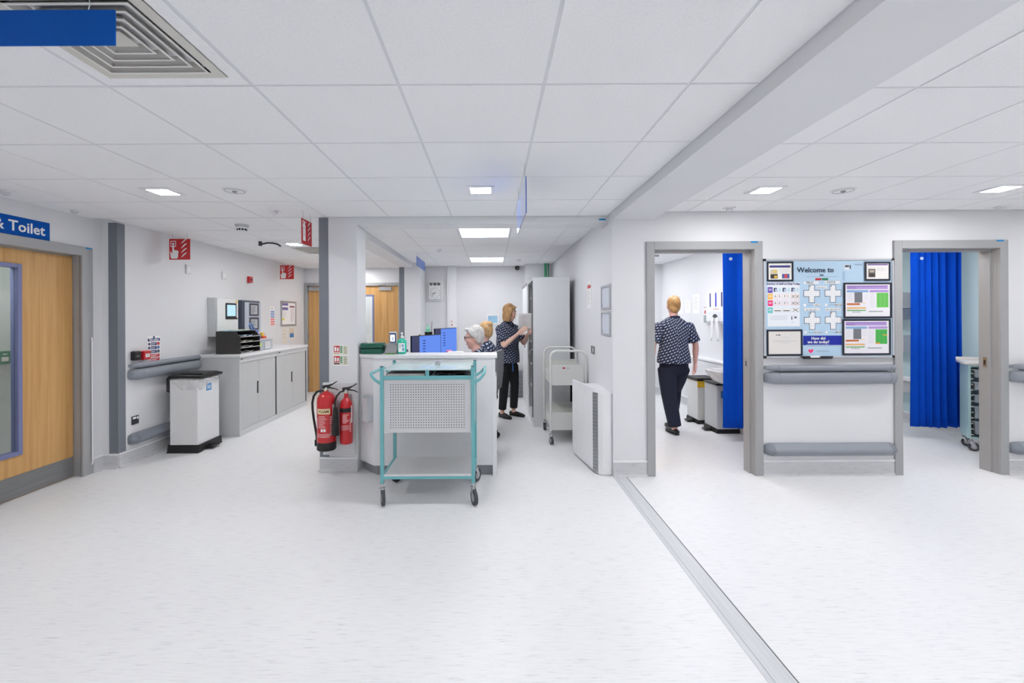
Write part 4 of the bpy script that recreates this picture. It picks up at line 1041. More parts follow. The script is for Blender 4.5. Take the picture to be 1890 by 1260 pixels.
for x in (-.205, .205):
    for y in (-.30, .30): castor_at(T2, x, y, 0, .045, ang=2.9 if y < 0 else .3)

# radiator casing against the side wall
t = thing('radiator_casing', 'white radiator casing with perforated metal edge strip by the wall end', 'radiator cover', (0, 0, 0))
MB().pz([(.857, 4.674), (.945, 4.115), (.962, 4.118), (.875, 4.674)], .035, .80).build('front_panel', mat((240, 241, 243), .3), t)
MB().pz([(.9855, 4.0715), (1.02, 4.05), (1.1, 4.05), (1.1135, 4.06), (1.1135, 4.66), (.88, 4.66), (.968, 4.118)], .004, .762).build('body', mat((238, 239, 241), .35), t)
sp = MB().pz([(.945, 4.114), (.984, 4.071), (.9865, 4.0735), (.948, 4.1165)], .02, .762).build('metal_strip', mat((170, 172, 175), .3, .7), t)
b = MB()
for k in range(22): b.box(.9495, .9525, 4.098, 4.1025, .05 + .033 * k, .062 + .033 * k); b.box(.9670, .9700, 4.0805, 4.0845, .05 + .033 * k, .062 + .033 * k)
o = b.build('slots', BLACK, sp); o['kind'] = 'stuff'
# wall frames and notice
def doc_frame(label, z):
    t = thing('framed_document', label, 'frame', (1.114, 4.245, z), R90, 'grey document frames')
    b = MB()
    for q in ((-.165, -.14, -.118, .118), (.14, .165, -.118, .118), (-.14, .14, -.118, -.095), (-.14, .14, .095, .118)): b.box(q[0], q[1], -.015, -.0005, q[2], q[3], .003)
    b.build('frame', mat((188, 191, 197), .35, .3), t)
    MB().box(-.14, .14, -.005, -.001, -.095, .095).build('sheet', mat((224, 229, 240), .5), t)
    prints(t, [(-.12, .075 - .017 * k, .24, .004, (196, 204, 220)) for k in range(10)] + [(-.135, -.09, .012, .02, (60, 60, 66))], -.0056)
doc_frame('grey framed blue-white sheet on the side wall, upper of two', 1.663)
doc_frame('grey framed blue-white sheet on the side wall, lower of two', 1.408)
notice('wall_notice', 'white notice with a red heading on the side wall by the frames', (1.114, 4.98, 1.72), R90, .20, .30, [(-.085, .075, .17, .035, (200, 70, 70)), (-.085, .115, .12, .01, (210, 150, 150))] + [(-.085, .05 - .022 * k, .10 + .06 * (k % 3) / 2, .006, (200, 200, 204)) for k in range(8)])
# ================================================================ WELCOME BOARD
BX, BZ, KB = 2.50, 1.083, 1 / 1146
def bx(c): return (c - 95) * KB
def bz(c): return (1150 - c) * KB
def rc(x0, y0, x1, y1, c): return (bx(x0), bz(y1), (x1 - x0) * KB, (y1 - y0) * KB, c)
t = thing('welcome_board', 'light blue ward welcome board between the two doorways', 'notice board', (BX, 4.03, BZ))
b = MB(); w_, h_ = 1.20, .915
for q in ((0, .018, 0, h_), (w_ - .018, w_, 0, h_), (.018, w_ - .018, 0, .018), (.018, w_ - .018, h_ - .018, h_)): b.box(q[0], q[1], -.022, -.0005, q[2], q[3], .003)
b.build('frame', mat((206, 208, 214), .3, .4), t)
for x in (0, w_ - .022):
    for z in (0, h_ - .022): MB().box(x, x + .022, -.025, -.001, z, z + .022, .003).build('corner_cap', BLACK, t)
MB().box(.018, w_ - .018, -.012, -.001, .018, h_ - .018).build('backing', PRINT, t)
LB = (186, 214, 236); dk = (36, 48, 78)
R = [rc(118, 125, 1448, 1130, LB), rc(140, 350, 480, 815, (236, 241, 248))]
R += [rc(645, 308, 710, 330, (196, 36, 52)), rc(714, 308, 780, 330, (0, 120, 74)), rc(550, 291, 875, 294, (120, 140, 165))]
for y, c in ((400, (98, 66, 172)), (470, (252, 186, 66)), (540, (240, 30, 118)), (614, (104, 196, 198))): R += [rc(142, y, 194, y + 60, c), rc(152, y + 18, 184, y + 24, (240, 240, 244)), rc(152, y + 32, 184, y + 37, (240, 240, 244))]
for k in range(3):
    x = 205 + 93 * k
    R += [rc(x, 412, x + 14, 450, (44, 58, 90)), rc(x, 408, x + 34, 418, (44, 58, 90)), rc(x + 14, 418, x + 42, 450, (190, 202, 226)), rc(x + 54, 408, x + 78, 450, (196, 224, 232))]
    for y, c in ((470, (246, 190, 180)), (540, (236, 140, 190))):
        for q in (0, 1): R += [rc(x + 43 * q, y, x + 40 + 43 * q, y + 52, c), rc(x + 2 + 43 * q, y + 2, x + 38 + 43 * q, y + 50, wh)]
    R += [rc(x, 624, x + 82, 664, (180, 200, 205)), rc(x + 2, 626, x + 80, 662, wh)]
    if k < 2: R += [rc(x + 6, 645, x + 74, 654, (60, 62, 70))]
def cross(cx, cy):
    o = []
    for g, c in ((0, dk), (5, (244, 245, 248))):
        o += [rc(cx - 32 + g, cy - 94 + g, cx + 32 - g, cy + 96 - g, c), rc(cx - 87 + g, cy - 38 + g, cx + 87 - g, cy + 32 - g, c)]
    # repaint so the white of one bar covers the outline of the other
    for ix in range(6):
        for iz in range(2): o.append(rc(cx - 72 + 28 * ix, cy - 16 + 22 * iz, cx - 66 + 28 * ix, cy - 12 + 22 * iz, (150, 156, 176)))
    for iz in range(8):
        for ix in range(2): o.append(rc(cx - 16 + 28 * ix, cy - 78 + 21 * iz, cx - 10 + 28 * ix, cy - 74 + 21 * iz, (150, 156, 176)))
    o.append(rc(cx - 22, cy - 86, cx - 14, cy - 70, (70, 74, 90)))
    return o
for cx, cy in ((606, 472), (829, 470), (610, 756), (831, 754)): R += cross(cx, cy)
for x, y, x1, y1 in ((518, 340, 686, 372), (740, 335, 908, 368), (655, 388, 772, 420), (524, 622, 690, 655), (748, 622, 914, 655), (622, 576, 694, 604), (850, 576, 918, 604), (622, 868, 700, 890), (850, 862, 918, 886)): R += [rc(x, y, x1, y1, (160, 176, 200)), rc(x + 2, y + 2, x1 - 2, y1 - 2, (244, 245, 248))]
for x, y in ((518, 578), (744, 576), (524, 866), (746, 864)): R += [([(bx(x + 15 + 15 * math.cos(i * PI / 5)), bz(y + 14 + 15 * math.sin(i * PI / 5))) for i in range(10)], (246, 246, 250)), rc(x + 36, y + 14, x + 98, y + 17, (110, 130, 160))]
R += [rc(512, 914, 922, 1014, (10, 36, 160)), rc(550, 1008, 790, 1010, (220, 226, 245)), rc(552, 1022, 895, 1025, (130, 150, 180)), rc(660, 1070, 780, 1074, (140, 156, 184)), rc(640, 1080, 795, 1084, (140, 156, 184))]
hz = lambda a: ((16 * math.sin(a) ** 3), (13 * math.cos(a) - 5 * math.cos(2 * a) - 2 * math.cos(3 * a) - math.cos(4 * a)))
R += [([(bx(594 + hz(q * PI / 10)[0] * 1.75), bz(1076 - hz(q * PI / 10)[1] * 1.6)) for q in range(20)], (246, 40, 120))]
R += [rc(948, 165, 1020, 222, (226, 232, 242)), rc(958, 172, 1000, 194, (70, 80, 96)), rc(1006, 170, 1020, 212, (50, 60, 84)), rc(1048, 160, 1142, 164, (110, 130, 160)), rc(1066, 170, 1142, 174, (110, 130, 160)), rc(930, 240, 960, 330, (168, 198, 224))]
for k in range(4): R += [rc(160 + 8 * (k % 2), 702 + 13 * k, 355 - 12 * (k % 2), 705 + 13 * k, (190, 196, 208))]
R += [rc(372, 700, 455, 703, (190, 196, 208)), rc(390, 712, 400, 745, (60, 64, 74)), rc(420, 712, 446, 730, (90, 94, 104)), rc(392, 772, 412, 775, (90, 94, 104))]
prints(t, R, -.0126, 'poster_print')
YT = -.0152
DKM, PRM, BKM = flat((24, 36, 66)), flat((72, 50, 130)), flat((40, 42, 50))
text('Welcome to', .066, DKM, t, bx(646), YT, bz(246), 'CENTER', .0011)
text('Safe', .023, DKM, t, bx(710), YT, bz(284), 'CENTER', .0006)
text('Number of Staff on Duty Today', .0235, PRM, t, bx(304), YT, bz(374), 'CENTER', .0006)
for s, x, y, z in (('FALLS', 585, 364, .026), ('DATIX', 812, 360, .026), ('FALL', 660, 600, .021), ('DATIX', 885, 600, .021)): text(s, z, BKM, t, bx(x), YT, bz(y), 'CENTER')
for s, x, y in (('6', 222, 508), ('5', 265, 508), ('3', 318, 508), ('1', 355, 508), ('6', 222, 580), ('5', 265, 580), ('3', 318, 580), ('1', 355, 580)): text(s, .032, BKM, t, bx(x), YT, bz(y), 'CENTER')
for x in (410, 453):
    for y in (508, 580): text('X', .040, BKM, t, bx(x), YT, bz(y + 6), 'CENTER', -.0005, sx=1.2)
text('X', .042, BKM, t, bx(432), YT, bz(660), 'CENTER', -.0005, sx=2.2)
text('How did', .037, PRINT, t, bx(672), YT, bz(956), 'CENTER', .0008)
text('we do today?', .037, PRINT, t, bx(672), YT, bz(994), 'CENTER', .0008)
# handwriting squiggles where the words cannot be read
sq = MB()
for x0, x1, y, h in ((665, 755, 406, 8), (540, 672, 642, 9), (756, 904, 640, 9), (628, 708, 880, 8), (854, 914, 872, 7), (850, 914, 882, 6)):
    n = int((x1 - x0) / 5); P = [(bx(x0 + (x1 - x0) * i / n), YT, bz(y + h * math.sin(i * 2.4) * (.6 + .4 * math.sin(i * .7)))) for i in range(n + 1)]
    sq.tube(P, .0011, 4)
sq.build('handwriting', BKM, t)
PT_ = MB().box(bx(500), bx(790), -.05, -.0225, -.006, .004, .001).build('pen_tray', mat((60, 62, 66), .4), t)
tag(MB().loft([((bx(470) + BX, 3.992, BZ + .013), .008), ((bx(560) + BX, 3.992, BZ + .013), .008)], (0, 1, 0), 10, .3).build('marker_pen', BLACK), 'black marker pen lying at the end of the board pen tray', 'pen')
tag(MB().box(bx(565) + BX, bx(655) + BX, 3.982, 4.004, BZ + .0045, BZ + .022, .003).build('board_wiper', PRINT), 'white board wiper lying in the board pen tray', 'wiper')
tag(MB().loft([((bx(680) + BX, 3.99, BZ + .0125), .0075), ((bx(800) + BX, 3.99, BZ + .0125), .0075)], (0, 1, 0), 10, .3).build('marker_pen', DARK), 'dark marker pen lying past the wiper in the pen tray', 'pen')

def mag_frame(label, x0, y0, x1, y1, sheetc, rects, fr=18, rot=0., texts=()):
    t = thing('display_frame', label, 'frame', (BX + bx((x0 + x1) / 2), 4.03 - .0172, BZ + bz((y0 + y1) / 2)), 0, 'dark display frames on the welcome board')
    t.rotation_euler = (0, rot, 0)
    W, H, f = (x1 - x0) * KB / 2, (y1 - y0) * KB / 2, fr * KB
    b = MB()
    for q in ((-W, -W + f, -H, H), (W - f, W, -H, H), (-W + f, W - f, -H, -H + f), (-W + f, W - f, H - f, H)): b.box(q[0], q[1], -.006, -.0005, q[2], q[3], .001)
    b.build('frame', mat((26, 28, 44), .35), t)
    MB().box(-W + f, W - f, -.0025, -.0005, -H + f, H - f).build('sheet', flat(sheetc, .5), t)
    cx, cy = (x0 + x1) / 2, (y0 + y1) / 2
    prints(t, [((a - cx) * KB, (cy - d) * KB, (c - a) * KB, (d - b_) * KB, col) for a, b_, c, d, col in rects], -.0031, 'sheet_print')
    return t
g1 = (196, 200, 206)
mag_frame('dark display frame with four small photos, top corner by the first doorway', 128, 132, 408, 340, (240, 238, 232),
          [(158, 172, 376, 195, (58, 56, 128)), (166, 215, 242, 262, (206, 196, 170)), (166, 264, 242, 310, (54, 46, 46)), (200, 220, 232, 250, (226, 196, 110)), (205, 280, 236, 304, (230, 190, 50)), (288, 262, 366, 310, (70, 96, 160)), (310, 268, 345, 304, (206, 70, 80))] + [(256, 212 + 12 * k, 366 - 20 * (k % 2), 215 + 12 * k, g1) for k in range(4)], rot=-.004)
mag_frame('dark display frame with one photo, top corner by the second doorway', 1160, 138, 1430, 338, (238, 234, 230),
          [(1190, 160, 1404, 176, (126, 104, 160)), (1198, 214, 1272, 302, (110, 100, 92)), (1210, 226, 1260, 250, (180, 170, 156)), (1206, 262, 1268, 296, (66, 58, 54))] + [(1284, 204 + 12 * k, 1392 - 30 * (k % 2), 207 + 12 * k, g1) for k in range(3)], rot=.004)
mag_frame('dark display frame with a nearly blank cream sheet, lower corner of the board', 124, 848, 500, 1124, (232, 228, 224),
          [(222, 900, 234, 910, (40, 40, 44)), (242, 900, 268, 910, (60, 60, 64)), (376, 900, 400, 904, g1), (268, 930, 366, 933, g1), (175, 962, 450, 965, g1), (190, 972, 440, 975, g1), (270, 985, 360, 988, g1)], rot=-.004)
def chart(x, y, extra):
    r = [(x, y, x + 432, y + 38, (182, 152, 216)), (x + 6, y + 8, x + 420, y + 12, (110, 80, 140)), (x + 6, y + 24, x + 100, y + 28, (110, 80, 140)), (x, y + 48, x + 226, y + 72, (142, 176, 216)), (x + 240, y + 48, x + 440, y + 72, (182, 152, 216)),
         (x + 80, y + 72, x + 164, y + 180, (118, 120, 126)), (x, y + 186, x + 138, y + 206, (204, 116, 66)), (x + 160, y + 182, x + 200, y + 188, (240, 216, 130)), (x, y + 228, x + 200, y + 246, (238, 190, 128)), (x, y + 258, x + 200, y + 268, (84, 170, 84)),
         (x + 314, y + 78, x + 438, y + 232, (112, 200, 96) if not extra else (76, 182, 84)), (x + 230, y + 268, x + 380, y + 280, (170, 172, 178))]
    r += [(x + 62 + 18 * k, y + 274, x + 70 + 18 * k, y + 284, (70, 72, 80)) for k in range(5)]
    r += [(x + 2, y + 84 + 13 * k, x + 66, y + 86 + 13 * k, g1) for k in range(7)] + [(x + 176, y + 100 + 20 * k, x + 226, y + 102 + 20 * k, g1) for k in range(3)] + [(x + 242, y + 84 + 14 * k, x + 300, y + 86 + 14 * k, g1) for k in range(11)]
    r += [(x + 332 + 42 * i, y + 96 + 22 * k, x + 338 + 42 * i, y + 104 + 22 * k, (66, 120, 66)) for i in range(3) for k in range(6)]
    if extra: r += [(x + 392, y + 132, x + 438, y + 144, (236, 170, 70)), (x + 314, y + 218, x + 360, y + 232, (236, 160, 66))]
    return r
mag_frame('dark display frame with a results chart in one flat green block, upper of two', 936, 358, 1442, 732, (240, 238, 244), chart(970, 388, False))
mag_frame('dark display frame with a results chart with orange cells, lower of two', 922, 742, 1430, 1120, (240, 238, 244), chart(956, 772, True))

# ================================================================ TREATMENT ROOM WITH THE WALKING PERSON
def curtain(label, x0, x1, y, z0, seed, waves, amp, c, flat_w):
    t = thing('privacy_curtain', label, 'curtain', ((x0 + x1) / 2, y, 0), group='blue privacy curtains')
    rnd = random.Random(seed); n = 150; m = 14; b = MB(); V = []; ph = rnd.uniform(0, 6)
    w_ = (x1 - x0) / 2; zt = 2.36
    for k in range(m + 1):
        u = k / m; z = zt + (z0 - zt) * u; row = []
        for i in range(n + 1):
            s = i / n; e = max(0, min(1, (s - flat_w) / .12))
            a = amp * (.12 + .88 * e) * (.8 + .3 * u)
            yy = a * math.sin((s * waves + .35 * math.sin(s * 9 + ph)) * 2 * PI) + .015 * math.sin(s * 5 + u * 2)
            xx = -w_ + 2 * w_ * s + .012 * math.sin(u * 3 + s * 4)
            row.append(b.b.verts.new((xx, yy, z)))
        V.append(row)
    for r0, r1 in zip(V, V[1:]):
        for i in range(n): b.b.faces.new((r0[i], r0[i + 1], r1[i + 1], r1[i]))
    o = b.build('cloth', c, t, True, False); md = o.modifiers.new('thickness', 'SOLIDIFY'); md.thickness = .002
    MB().tube([(-w_ - .3, 0, 2.395), (w_ + .08, 0, 2.395)], .011).build('rail', TRIMW, t)
    for k in range(8): MB().lathe([(.010, 0), (.012, .004), (.012, .03), (.006, .034)], (-w_ + 2 * w_ * (k + .3) / 8, 0, 2.352), 10).build('glider', TRIMW, t)
    MB().cyl((-w_ + .06, -amp - .018, 2.13), (-w_ + .06, -amp - .012, 2.13), .018).build('eyelet', mat((180, 196, 226), .3), t)
    return t
BLUEC = mat((0, 76, 200), .85, var=.05, scale=30, name='curtain_blue'); BLUEC.node_tree.nodes['Principled BSDF'].inputs['Specular IOR Level'].default_value = .15
curtain('blue privacy curtain beside the walking person', 2.70, 3.16, 5.10, .16, 4, 4.3, .05, BLUEC, .45)
curtain('blue privacy curtain behind the drawer trolley', 4.955, 5.50, 5.16, .15, 9, 7, .06, BLUEC, .34)

# boxed wall unit with ledge, sink, bins
t = thing('wall_boxing', 'low white boxed wall unit with a ledge behind the sink', 'boxing', (3.2, 5.95, 0), R90)
MB().box(-.98, .98, -.10, -.0005, 0, .82).build('panel', WALL, t)
MB().box(-.99, .99, -.115, -.0005, .8205, .85, .006).build('ledge', TRIMW, t)
g = MB().box(-.92, -.70, -.108, -.1003, .19, .36, .003).build('grille_frame', TRIMW, t)
for k in range(6): MB().box(-.90, -.72, -.1095, -.1083, .205 + .024 * k, .217 + .024 * k).build('slat', mat((186, 188, 190), .4), g)
t = thing('hand_basin', 'white hand basin fixed to the boxed wall unit', 'basin', (3.099, 5.42, 0), R90)
b = MB(); n = 28; V = []
for k, (rx, ry, z) in enumerate(((.10, .08, .635), (.16, .13, .67), (.225, .19, .76), (.235, .20, .795), (.225, .19, .80), (.18, .15, .795), (.14, .11, .72), (.06, .05, .69))):
    V.append([b.b.verts.new((rx * math.copysign(abs(math.cos(q * 2 * PI / n)) ** .7, math.cos(q * 2 * PI / n)), -.205 + ry * math.copysign(abs(math.sin(q * 2 * PI / n)) ** .7, math.sin(q * 2 * PI / n)), z)) for q in range(n)])
for r0, r1 in zip(V, V[1:]):
    for q in range(n): b.b.faces.new((r0[q], r0[(q + 1) % n], r1[(q + 1) % n], r1[q]))
b.b.faces.new(V[0]); b.b.faces.new(V[-1])
b.build('bowl', mat((240, 240, 238), .12, coat=.6), t, True)
MB().tube([(0, .02, .93), (0, -.09, .93), (0, -.13, .92), (0, -.14, .90)], .010, 10).box(-.05, .05, -.01, .08, .915, .945, .006).build('tap', CHROME, t, True)
def pedal_bin(name, label, loc, w_, d_, h, body, lidm):
    t = thing(name, label, 'bin', loc)
    MB().box(-w_, w_, -d_, d_, .05, h, .008).build('body', body, t)
    MB().px([(-d_ - .012, 0), (-d_ - .012, .03), (-d_ + .01, .06), (d_ - .01, .06), (d_ + .012, .03), (d_ + .012, 0)], -w_ - .006, w_ + .006).build('base', BLACK, t)
    MB().box(-w_ - .01, w_ + .01, -d_ - .01, d_ + .01, h + .0005, h + .022, .008).build('lid', lidm, t)
    MB().box(-w_ - .095, -w_ - .004, -.05, .05, .012, .03, .008).tube([(-w_ - .02, .0, .03), (-w_ + .02, 0, .05)], .012).build('pedal', BLACK, t)
    return t
t = pedal_bin('waste_bin', 'grey-white pedal bin with black lid under the basin', (2.945, 5.62, 0), .135, .16, .60, mat((206, 210, 214), .4), BLACK)
MB().box(-.085, -.045, -.1622, -.1603, .44, .53, .001).build('sticker', flat((70, 130, 190)), t)
t = pedal_bin('clinical_waste_bin', 'white clinical waste bin with black lid and yellow bag edge', (2.93, 6.10, 0), .135, .16, .60, mat((232, 232, 230), .4), BLACK)
MB().box(-.146, -.1445, -.17, .17, .58, .60).box(-.142, .142, -.1735, -.1705, .50, .60).build('bag_overhang', mat((236, 190, 40), .4, var=.25, scale=40), t)
MB().box(-.147, .147, -.178, -.1738, .585, .624, .003).box(-.148, -.1462, -.17, .17, .585, .62).build('lid_band', BLACK, t)
t = thing('apron_dispenser', 'white wall dispenser with three dark slots and hanging paper', 'dispenser', (3.2, 5.92, 1.375), R90)
P = [(-.25, 0), (.25, 0), (.25, .36)] + [(.25 * math.cos(a), .36 + .10 * math.sin(a)) for a in (.3, .7, 1.1, 1.57, 2.04, 2.44, 2.84)] + [(-.25, .36)]
MB().py(P, -.16, -.0005).build('housing', mat((236, 238, 242), .3), t)
MB().box(-.245, .245, -.172, -.1605, .02, .16, .004).build('lower_cover', mat((228, 231, 236), .35), t)
prints(t, [(-.17, .22, .035, .19, (44, 60, 140)), (-.018, .22, .035, .19, (44, 60, 200)), (.135, .22, .035, .19, (30, 48, 120)), (-.08, .185, .16, .008, (200, 150, 140))], -.1612)
prints(t, [([(-.08, .07), (.08, .07), (.05, .11), (0, .125), (-.05, .11)], (70, 74, 80))], -.1735)
b = MB()
for s, lean in ((-1, -.05), (1, .02)):
    V = [[b.b.verts.new((s * .055 + lean * k / 5 + dx, -.176 - .008 * math.sin(k * 1.3 + dx * 30), .08 - .065 * k)) for dx in (-.035, 0, .035)] for k in range(6)]
    for r0, r1 in zip(V, V[1:]):
        for i in (0, 1): b.b.faces.new((r0[i], r0[i + 1], r1[i + 1], r1[i]))
o = b.build('hanging_paper', mat((244, 244, 246), .6), t, True, False); o.modifiers.new('thickness', 'SOLIDIFY').thickness = .0015
t = thing('soap_dispenser', 'narrow white soap dispenser with red marks beside the paper dispenser', 'dispenser', (3.2, 6.36, 1.46), R90)
MB().box(-.045, .045, -.09, -.0005, -.12, .17, .010).build('housing', mat((234, 234, 236), .3), t)
MB().box(-.04, .04, -.094, -.0905, -.09, .02, .002).build('window', mat((160, 170, 176), .2), t)
prints(t, [(-.02, .04, .04, .05, (200, 50, 70)), (-.03, .13, .06, .008, (150, 70, 70))], -.0912)
for lab, y, z, wd, h in (('plain white notice high on the treatment room wall by the soap dispenser', 6.83, 1.66, .22, .30), ('plain white notice in the middle of three on the treatment room wall', 7.12, 1.62, .20, .20), ('plain white notice at the far end of three on the treatment room wall', 7.42, 1.62, .22, .22)):
    notice('wall_notice', lab, (3.2, y, z), R90, wd, h, [(-wd * .38, h * .35 - .026 * k, wd * (.55 + .2 * (k % 2)), .005, (196, 200, 204)) for k in range(int(h / .035))])
# office chair behind the walking person's side
def office_chair(label, loc, rz, fab, pink):
    t = thing('office_chair', label, 'chair', loc, rz, 'office chairs')
    for k in range(5):
        a = k * 2 * PI / 5 + .3; c, s = math.cos(a), math.sin(a)
        l = MB().loft([((.03 * c, .03 * s, .105), .022, .016), ((.27 * c, .27 * s, .075), .016, .012)], (0, 0, 1), 8).build('base_arm', BLACK, t, True)
        w = Vector((-s, c, 0)); o = Vector((.27 * c, .27 * s, .03))
        b = MB()
        for q in (-1, 1): b.cyl(o + w * q * .008, o + w * q * .024, .03, n=16)
        b.cyl(o + Vector((0, 0, .02)), o + Vector((0, 0, .05)), .008).build('castor', BLACK, l, True)
    MB().cyl((0, 0, .09), (0, 0, .42), .028).build('gas_lift', BLACK, t, True)
    MB().box(-.235, .235, -.235, .225, .42, .50, .035, seg=3).build('seat', fab, t, True)
    MB().loft([((0, .20, .44), .03, .010), ((0, .26, .50), .03, .010), ((0, .27, .66), .03, .010)], (1, 0, 0), 8).build('back_bracket', BLACK, t, True)
    MB().px([(.235, .58), (.275, .58), (.30, .80), (.305, 1.06), (.27, 1.06), (.262, .80)], -.20, .20).build('back_shell', mat((128, 130, 136), .5), t)
    MB().px([(.205, .59), (.235, .59), (.261, .80), (.268, 1.05), (.24, 1.05), (.225, .80)], -.195, .195).build('backrest', pink, t)
    for x in (-.27, .27): MB().tube([(x * .85, .05, .44), (x, .05, .46), (x, .06, .62), (x, .09, .66), (x, -.12, .67)], .014, 8).build('armrest', BLACK, t, True)
    return t
GREYF = mat((84, 86, 92), .8)
PINKF = mat((226, 60, 120), .7)
office_chair('grey office chair at the edge of the treatment room doorway', (1.72, 6.55, 0), 2.2, GREYF, GREYF)

# ================================================================ TREATMENT ROOM WITH THE DRAWER TROLLEY
T3 = thing('drawer_trolley', 'pale teal drawer trolley with clear trays inside the second doorway', 'trolley', (5.41, 4.72, 0), -.6)
PTQ = mat((176, 212, 216), .4, name='pale_teal_board')
for x in (-.215, .195): MB().box(x, x + .02, -.15, .14, .135, .93).build('side_panel', PTQ, T3)
MB().box(-.195, .195, .125, .14, .135, .93).box(-.195, .195, -.15, .125, .135, .155).box(-.195, .195, -.15, .125, .91, .93).build('carcass', PTQ, T3)
MB().box(-.245, .235, -.175, .16, .9305, .965, .014).build('top_tray', mat((228, 226, 222), .35), T3, True)
MB().box(-.245, .235, .14, .16, .96, .995, .008).build('gallery', mat((228, 226, 222), .35), T3)
TRAYW = mat((226, 222, 212), .5)
for k in range(12): 
    for x in (-.194, .176): MB().box(x, x + .018, -.145, .12, .175 + .06 * k, .183 + .06 * k).build('runner', TRAYW, T3)
for k, (z, h, c) in enumerate(((.80, .085, (206, 110, 116)), (.665, .085, (236, 240, 244)), (.53, .085, (236, 214, 80)), (.36, .13, (90, 190, 196)), (.19, .14, (226, 230, 234)))):
    d = MB()
    P = [(-.165, z), (.165, z), (.172, z + h), (-.172, z + h)]
    d.py(P, -.165, -.162)
    d.box(-.168, -.165, -.162, .10, z, z + h).box(.165, .168, -.162, .10, z, z + h).box(-.165, .165, -.162, .10, z, z + .003).box(-.19, .19, -.172, -.150, z + h - .008, z + h)
    d = d.build('clear_drawer', mat((206, 218, 232), .15, var=0, alpha=.38), T3)
    MB().box(-.11, .15, -.168, -.1655, z + h - .034, z + h - .012).build('drawer_label', flat(c), d)
    for q in range(3): MB().box(-.14 + .095 * q, -.06 + .095 * q, -.10, .04, z + .004, z + h * (.45 + .12 * q), .006).build('contents', mat(((206, 214, 224), (120, 150, 190), (230, 230, 226))[q], .5), d)
for x in (-.19, .17):
    for y in (-.12, .11): castor_at(T3, x, y, 0, .045, ang=1.7)
t = thing('towel_dispenser', 'white towel dispenser on the teal room wall beside the curtain', 'dispenser', (5.70, 6.08, 1.60), R90)
MB().box(-.16, .16, -.2, -.0005, -.04, .18, .02, seg=3).build('housing', mat((238, 240, 242), .3), t)
MB().box(-.15, .15, -.19, -.0005, -.19, -.0405, .012).build('outlet', mat((176, 186, 206), .35), t)
t = thing('glove_dispenser', 'white glove box holder with blue bands beside the curtain', 'dispenser', (5.70, 6.08, 1.10), R90)
MB().box(-.16, .16, -.12, -.0005, -.14, .10, .006).build('holder', mat((226, 230, 234), .3), t)
prints(t, [(-.15, .055, .30, .02, (50, 120, 190)), (-.15, -.01, .30, .035, (40, 130, 200)), (-.1, .02, .2, .025, (80, 90, 130)), (-.15, -.09, .30, .05, (190, 194, 198))], -.1206)
t = thing('wall_ledge', 'white ledge along the teal room wall', 'ledge', (5.70, 6.5, 0), R90)
MB().box(-.9, .9, -.12, -.0005, .58, .63, .006).build('ledge', TRIMW, t)
MB().box(-.9, .9, -.10, -.0005, .42, .579).build('rail', mat((190, 192, 196), .45), t)
# ================================================================ PEOPLE
def skin_mat(c):
    m = mat(c, .5, var=.04, scale=30); b = m.node_tree.nodes['Principled BSDF']
    b.inputs['Subsurface Weight'].default_value = .12; b.inputs['Subsurface Radius'].default_value = (.012, .004, .002); return m
def spotted(name, rad=.19):
    """navy cloth with diagonal rows of short white bars, laid round the body axis"""
    m, nt, b = nodes_of(name); N = nt.nodes.new; K = nt.links.new
    tc = N('ShaderNodeTexCoord'); sp = N('ShaderNodeSeparateXYZ'); K(tc.outputs['Object'], sp.inputs[0])
    def mth(op, a, c=None):
        n = N('ShaderNodeMath'); n.operation = op
        for i, v in enumerate((a, c)):
            if v is None: continue
            if isinstance(v, (int, float)): n.inputs[i].default_value = v
            else: K(v, n.inputs[i])
        return n.outputs[0]
    p = .036
    u = mth('MULTIPLY', mth('ARCTAN2', sp.outputs[0], sp.outputs[1]), rad / p)
    v = mth('MULTIPLY', sp.outputs[2], 1 / p)
    bb = mth('FRACT', mth('ADD', v, mth('MULTIPLY', u, .35))); a = mth('FRACT', mth('ADD', mth('MULTIPLY', v, .5), u))
    msk = mth('MULTIPLY', mth('LESS_THAN', a, .56), mth('LESS_THAN', bb, .40))
    mx = N('ShaderNodeMixRGB'); mx.inputs[1].default_value = lin((26, 36, 66)) + (1,); mx.inputs[2].default_value = lin((178, 188, 204)) + (1,)
    K(msk, mx.inputs[0]); K(mx.outputs[0], b.inputs['Base Color']); b.inputs['Roughness'].default_value = .8
    return m
SPOT = spotted('navy_spotted_cotton'); SPOTS = spotted('navy_spotted_sleeve', .075)
NAVYT = mat((20, 28, 52), .8, var=.08, scale=9, name='navy_trousers')
BLACKT = mat((22, 24, 28), .8, var=.08, scale=9, name='black_trousers')
LEATH = mat((18, 18, 20), .3, name='black_leather')
SKIN = skin_mat((238, 196, 178)); SKIN2 = skin_mat((236, 186, 172))
def hair_mat(c, k=.18):
    d = tuple(int(v * (1 - k)) for v in c); e = tuple(min(255, int(v * (1 + k * .6))) for v in c)
    return streak('hair_%d_%d_%d' % c, d, c, e, (120, 120, 9), .5, .5)
def grow(name, mb, m, parent, voxel, sm=3):
    o = mb.build(name, m, parent, True, False)
    r = o.modifiers.new('surface', 'REMESH'); r.mode = 'VOXEL'; r.voxel_size = voxel; r.use_smooth_shade = True
    s = o.modifiers.new('relax', 'SMOOTH'); s.factor = .5; s.iterations = sm
    return o
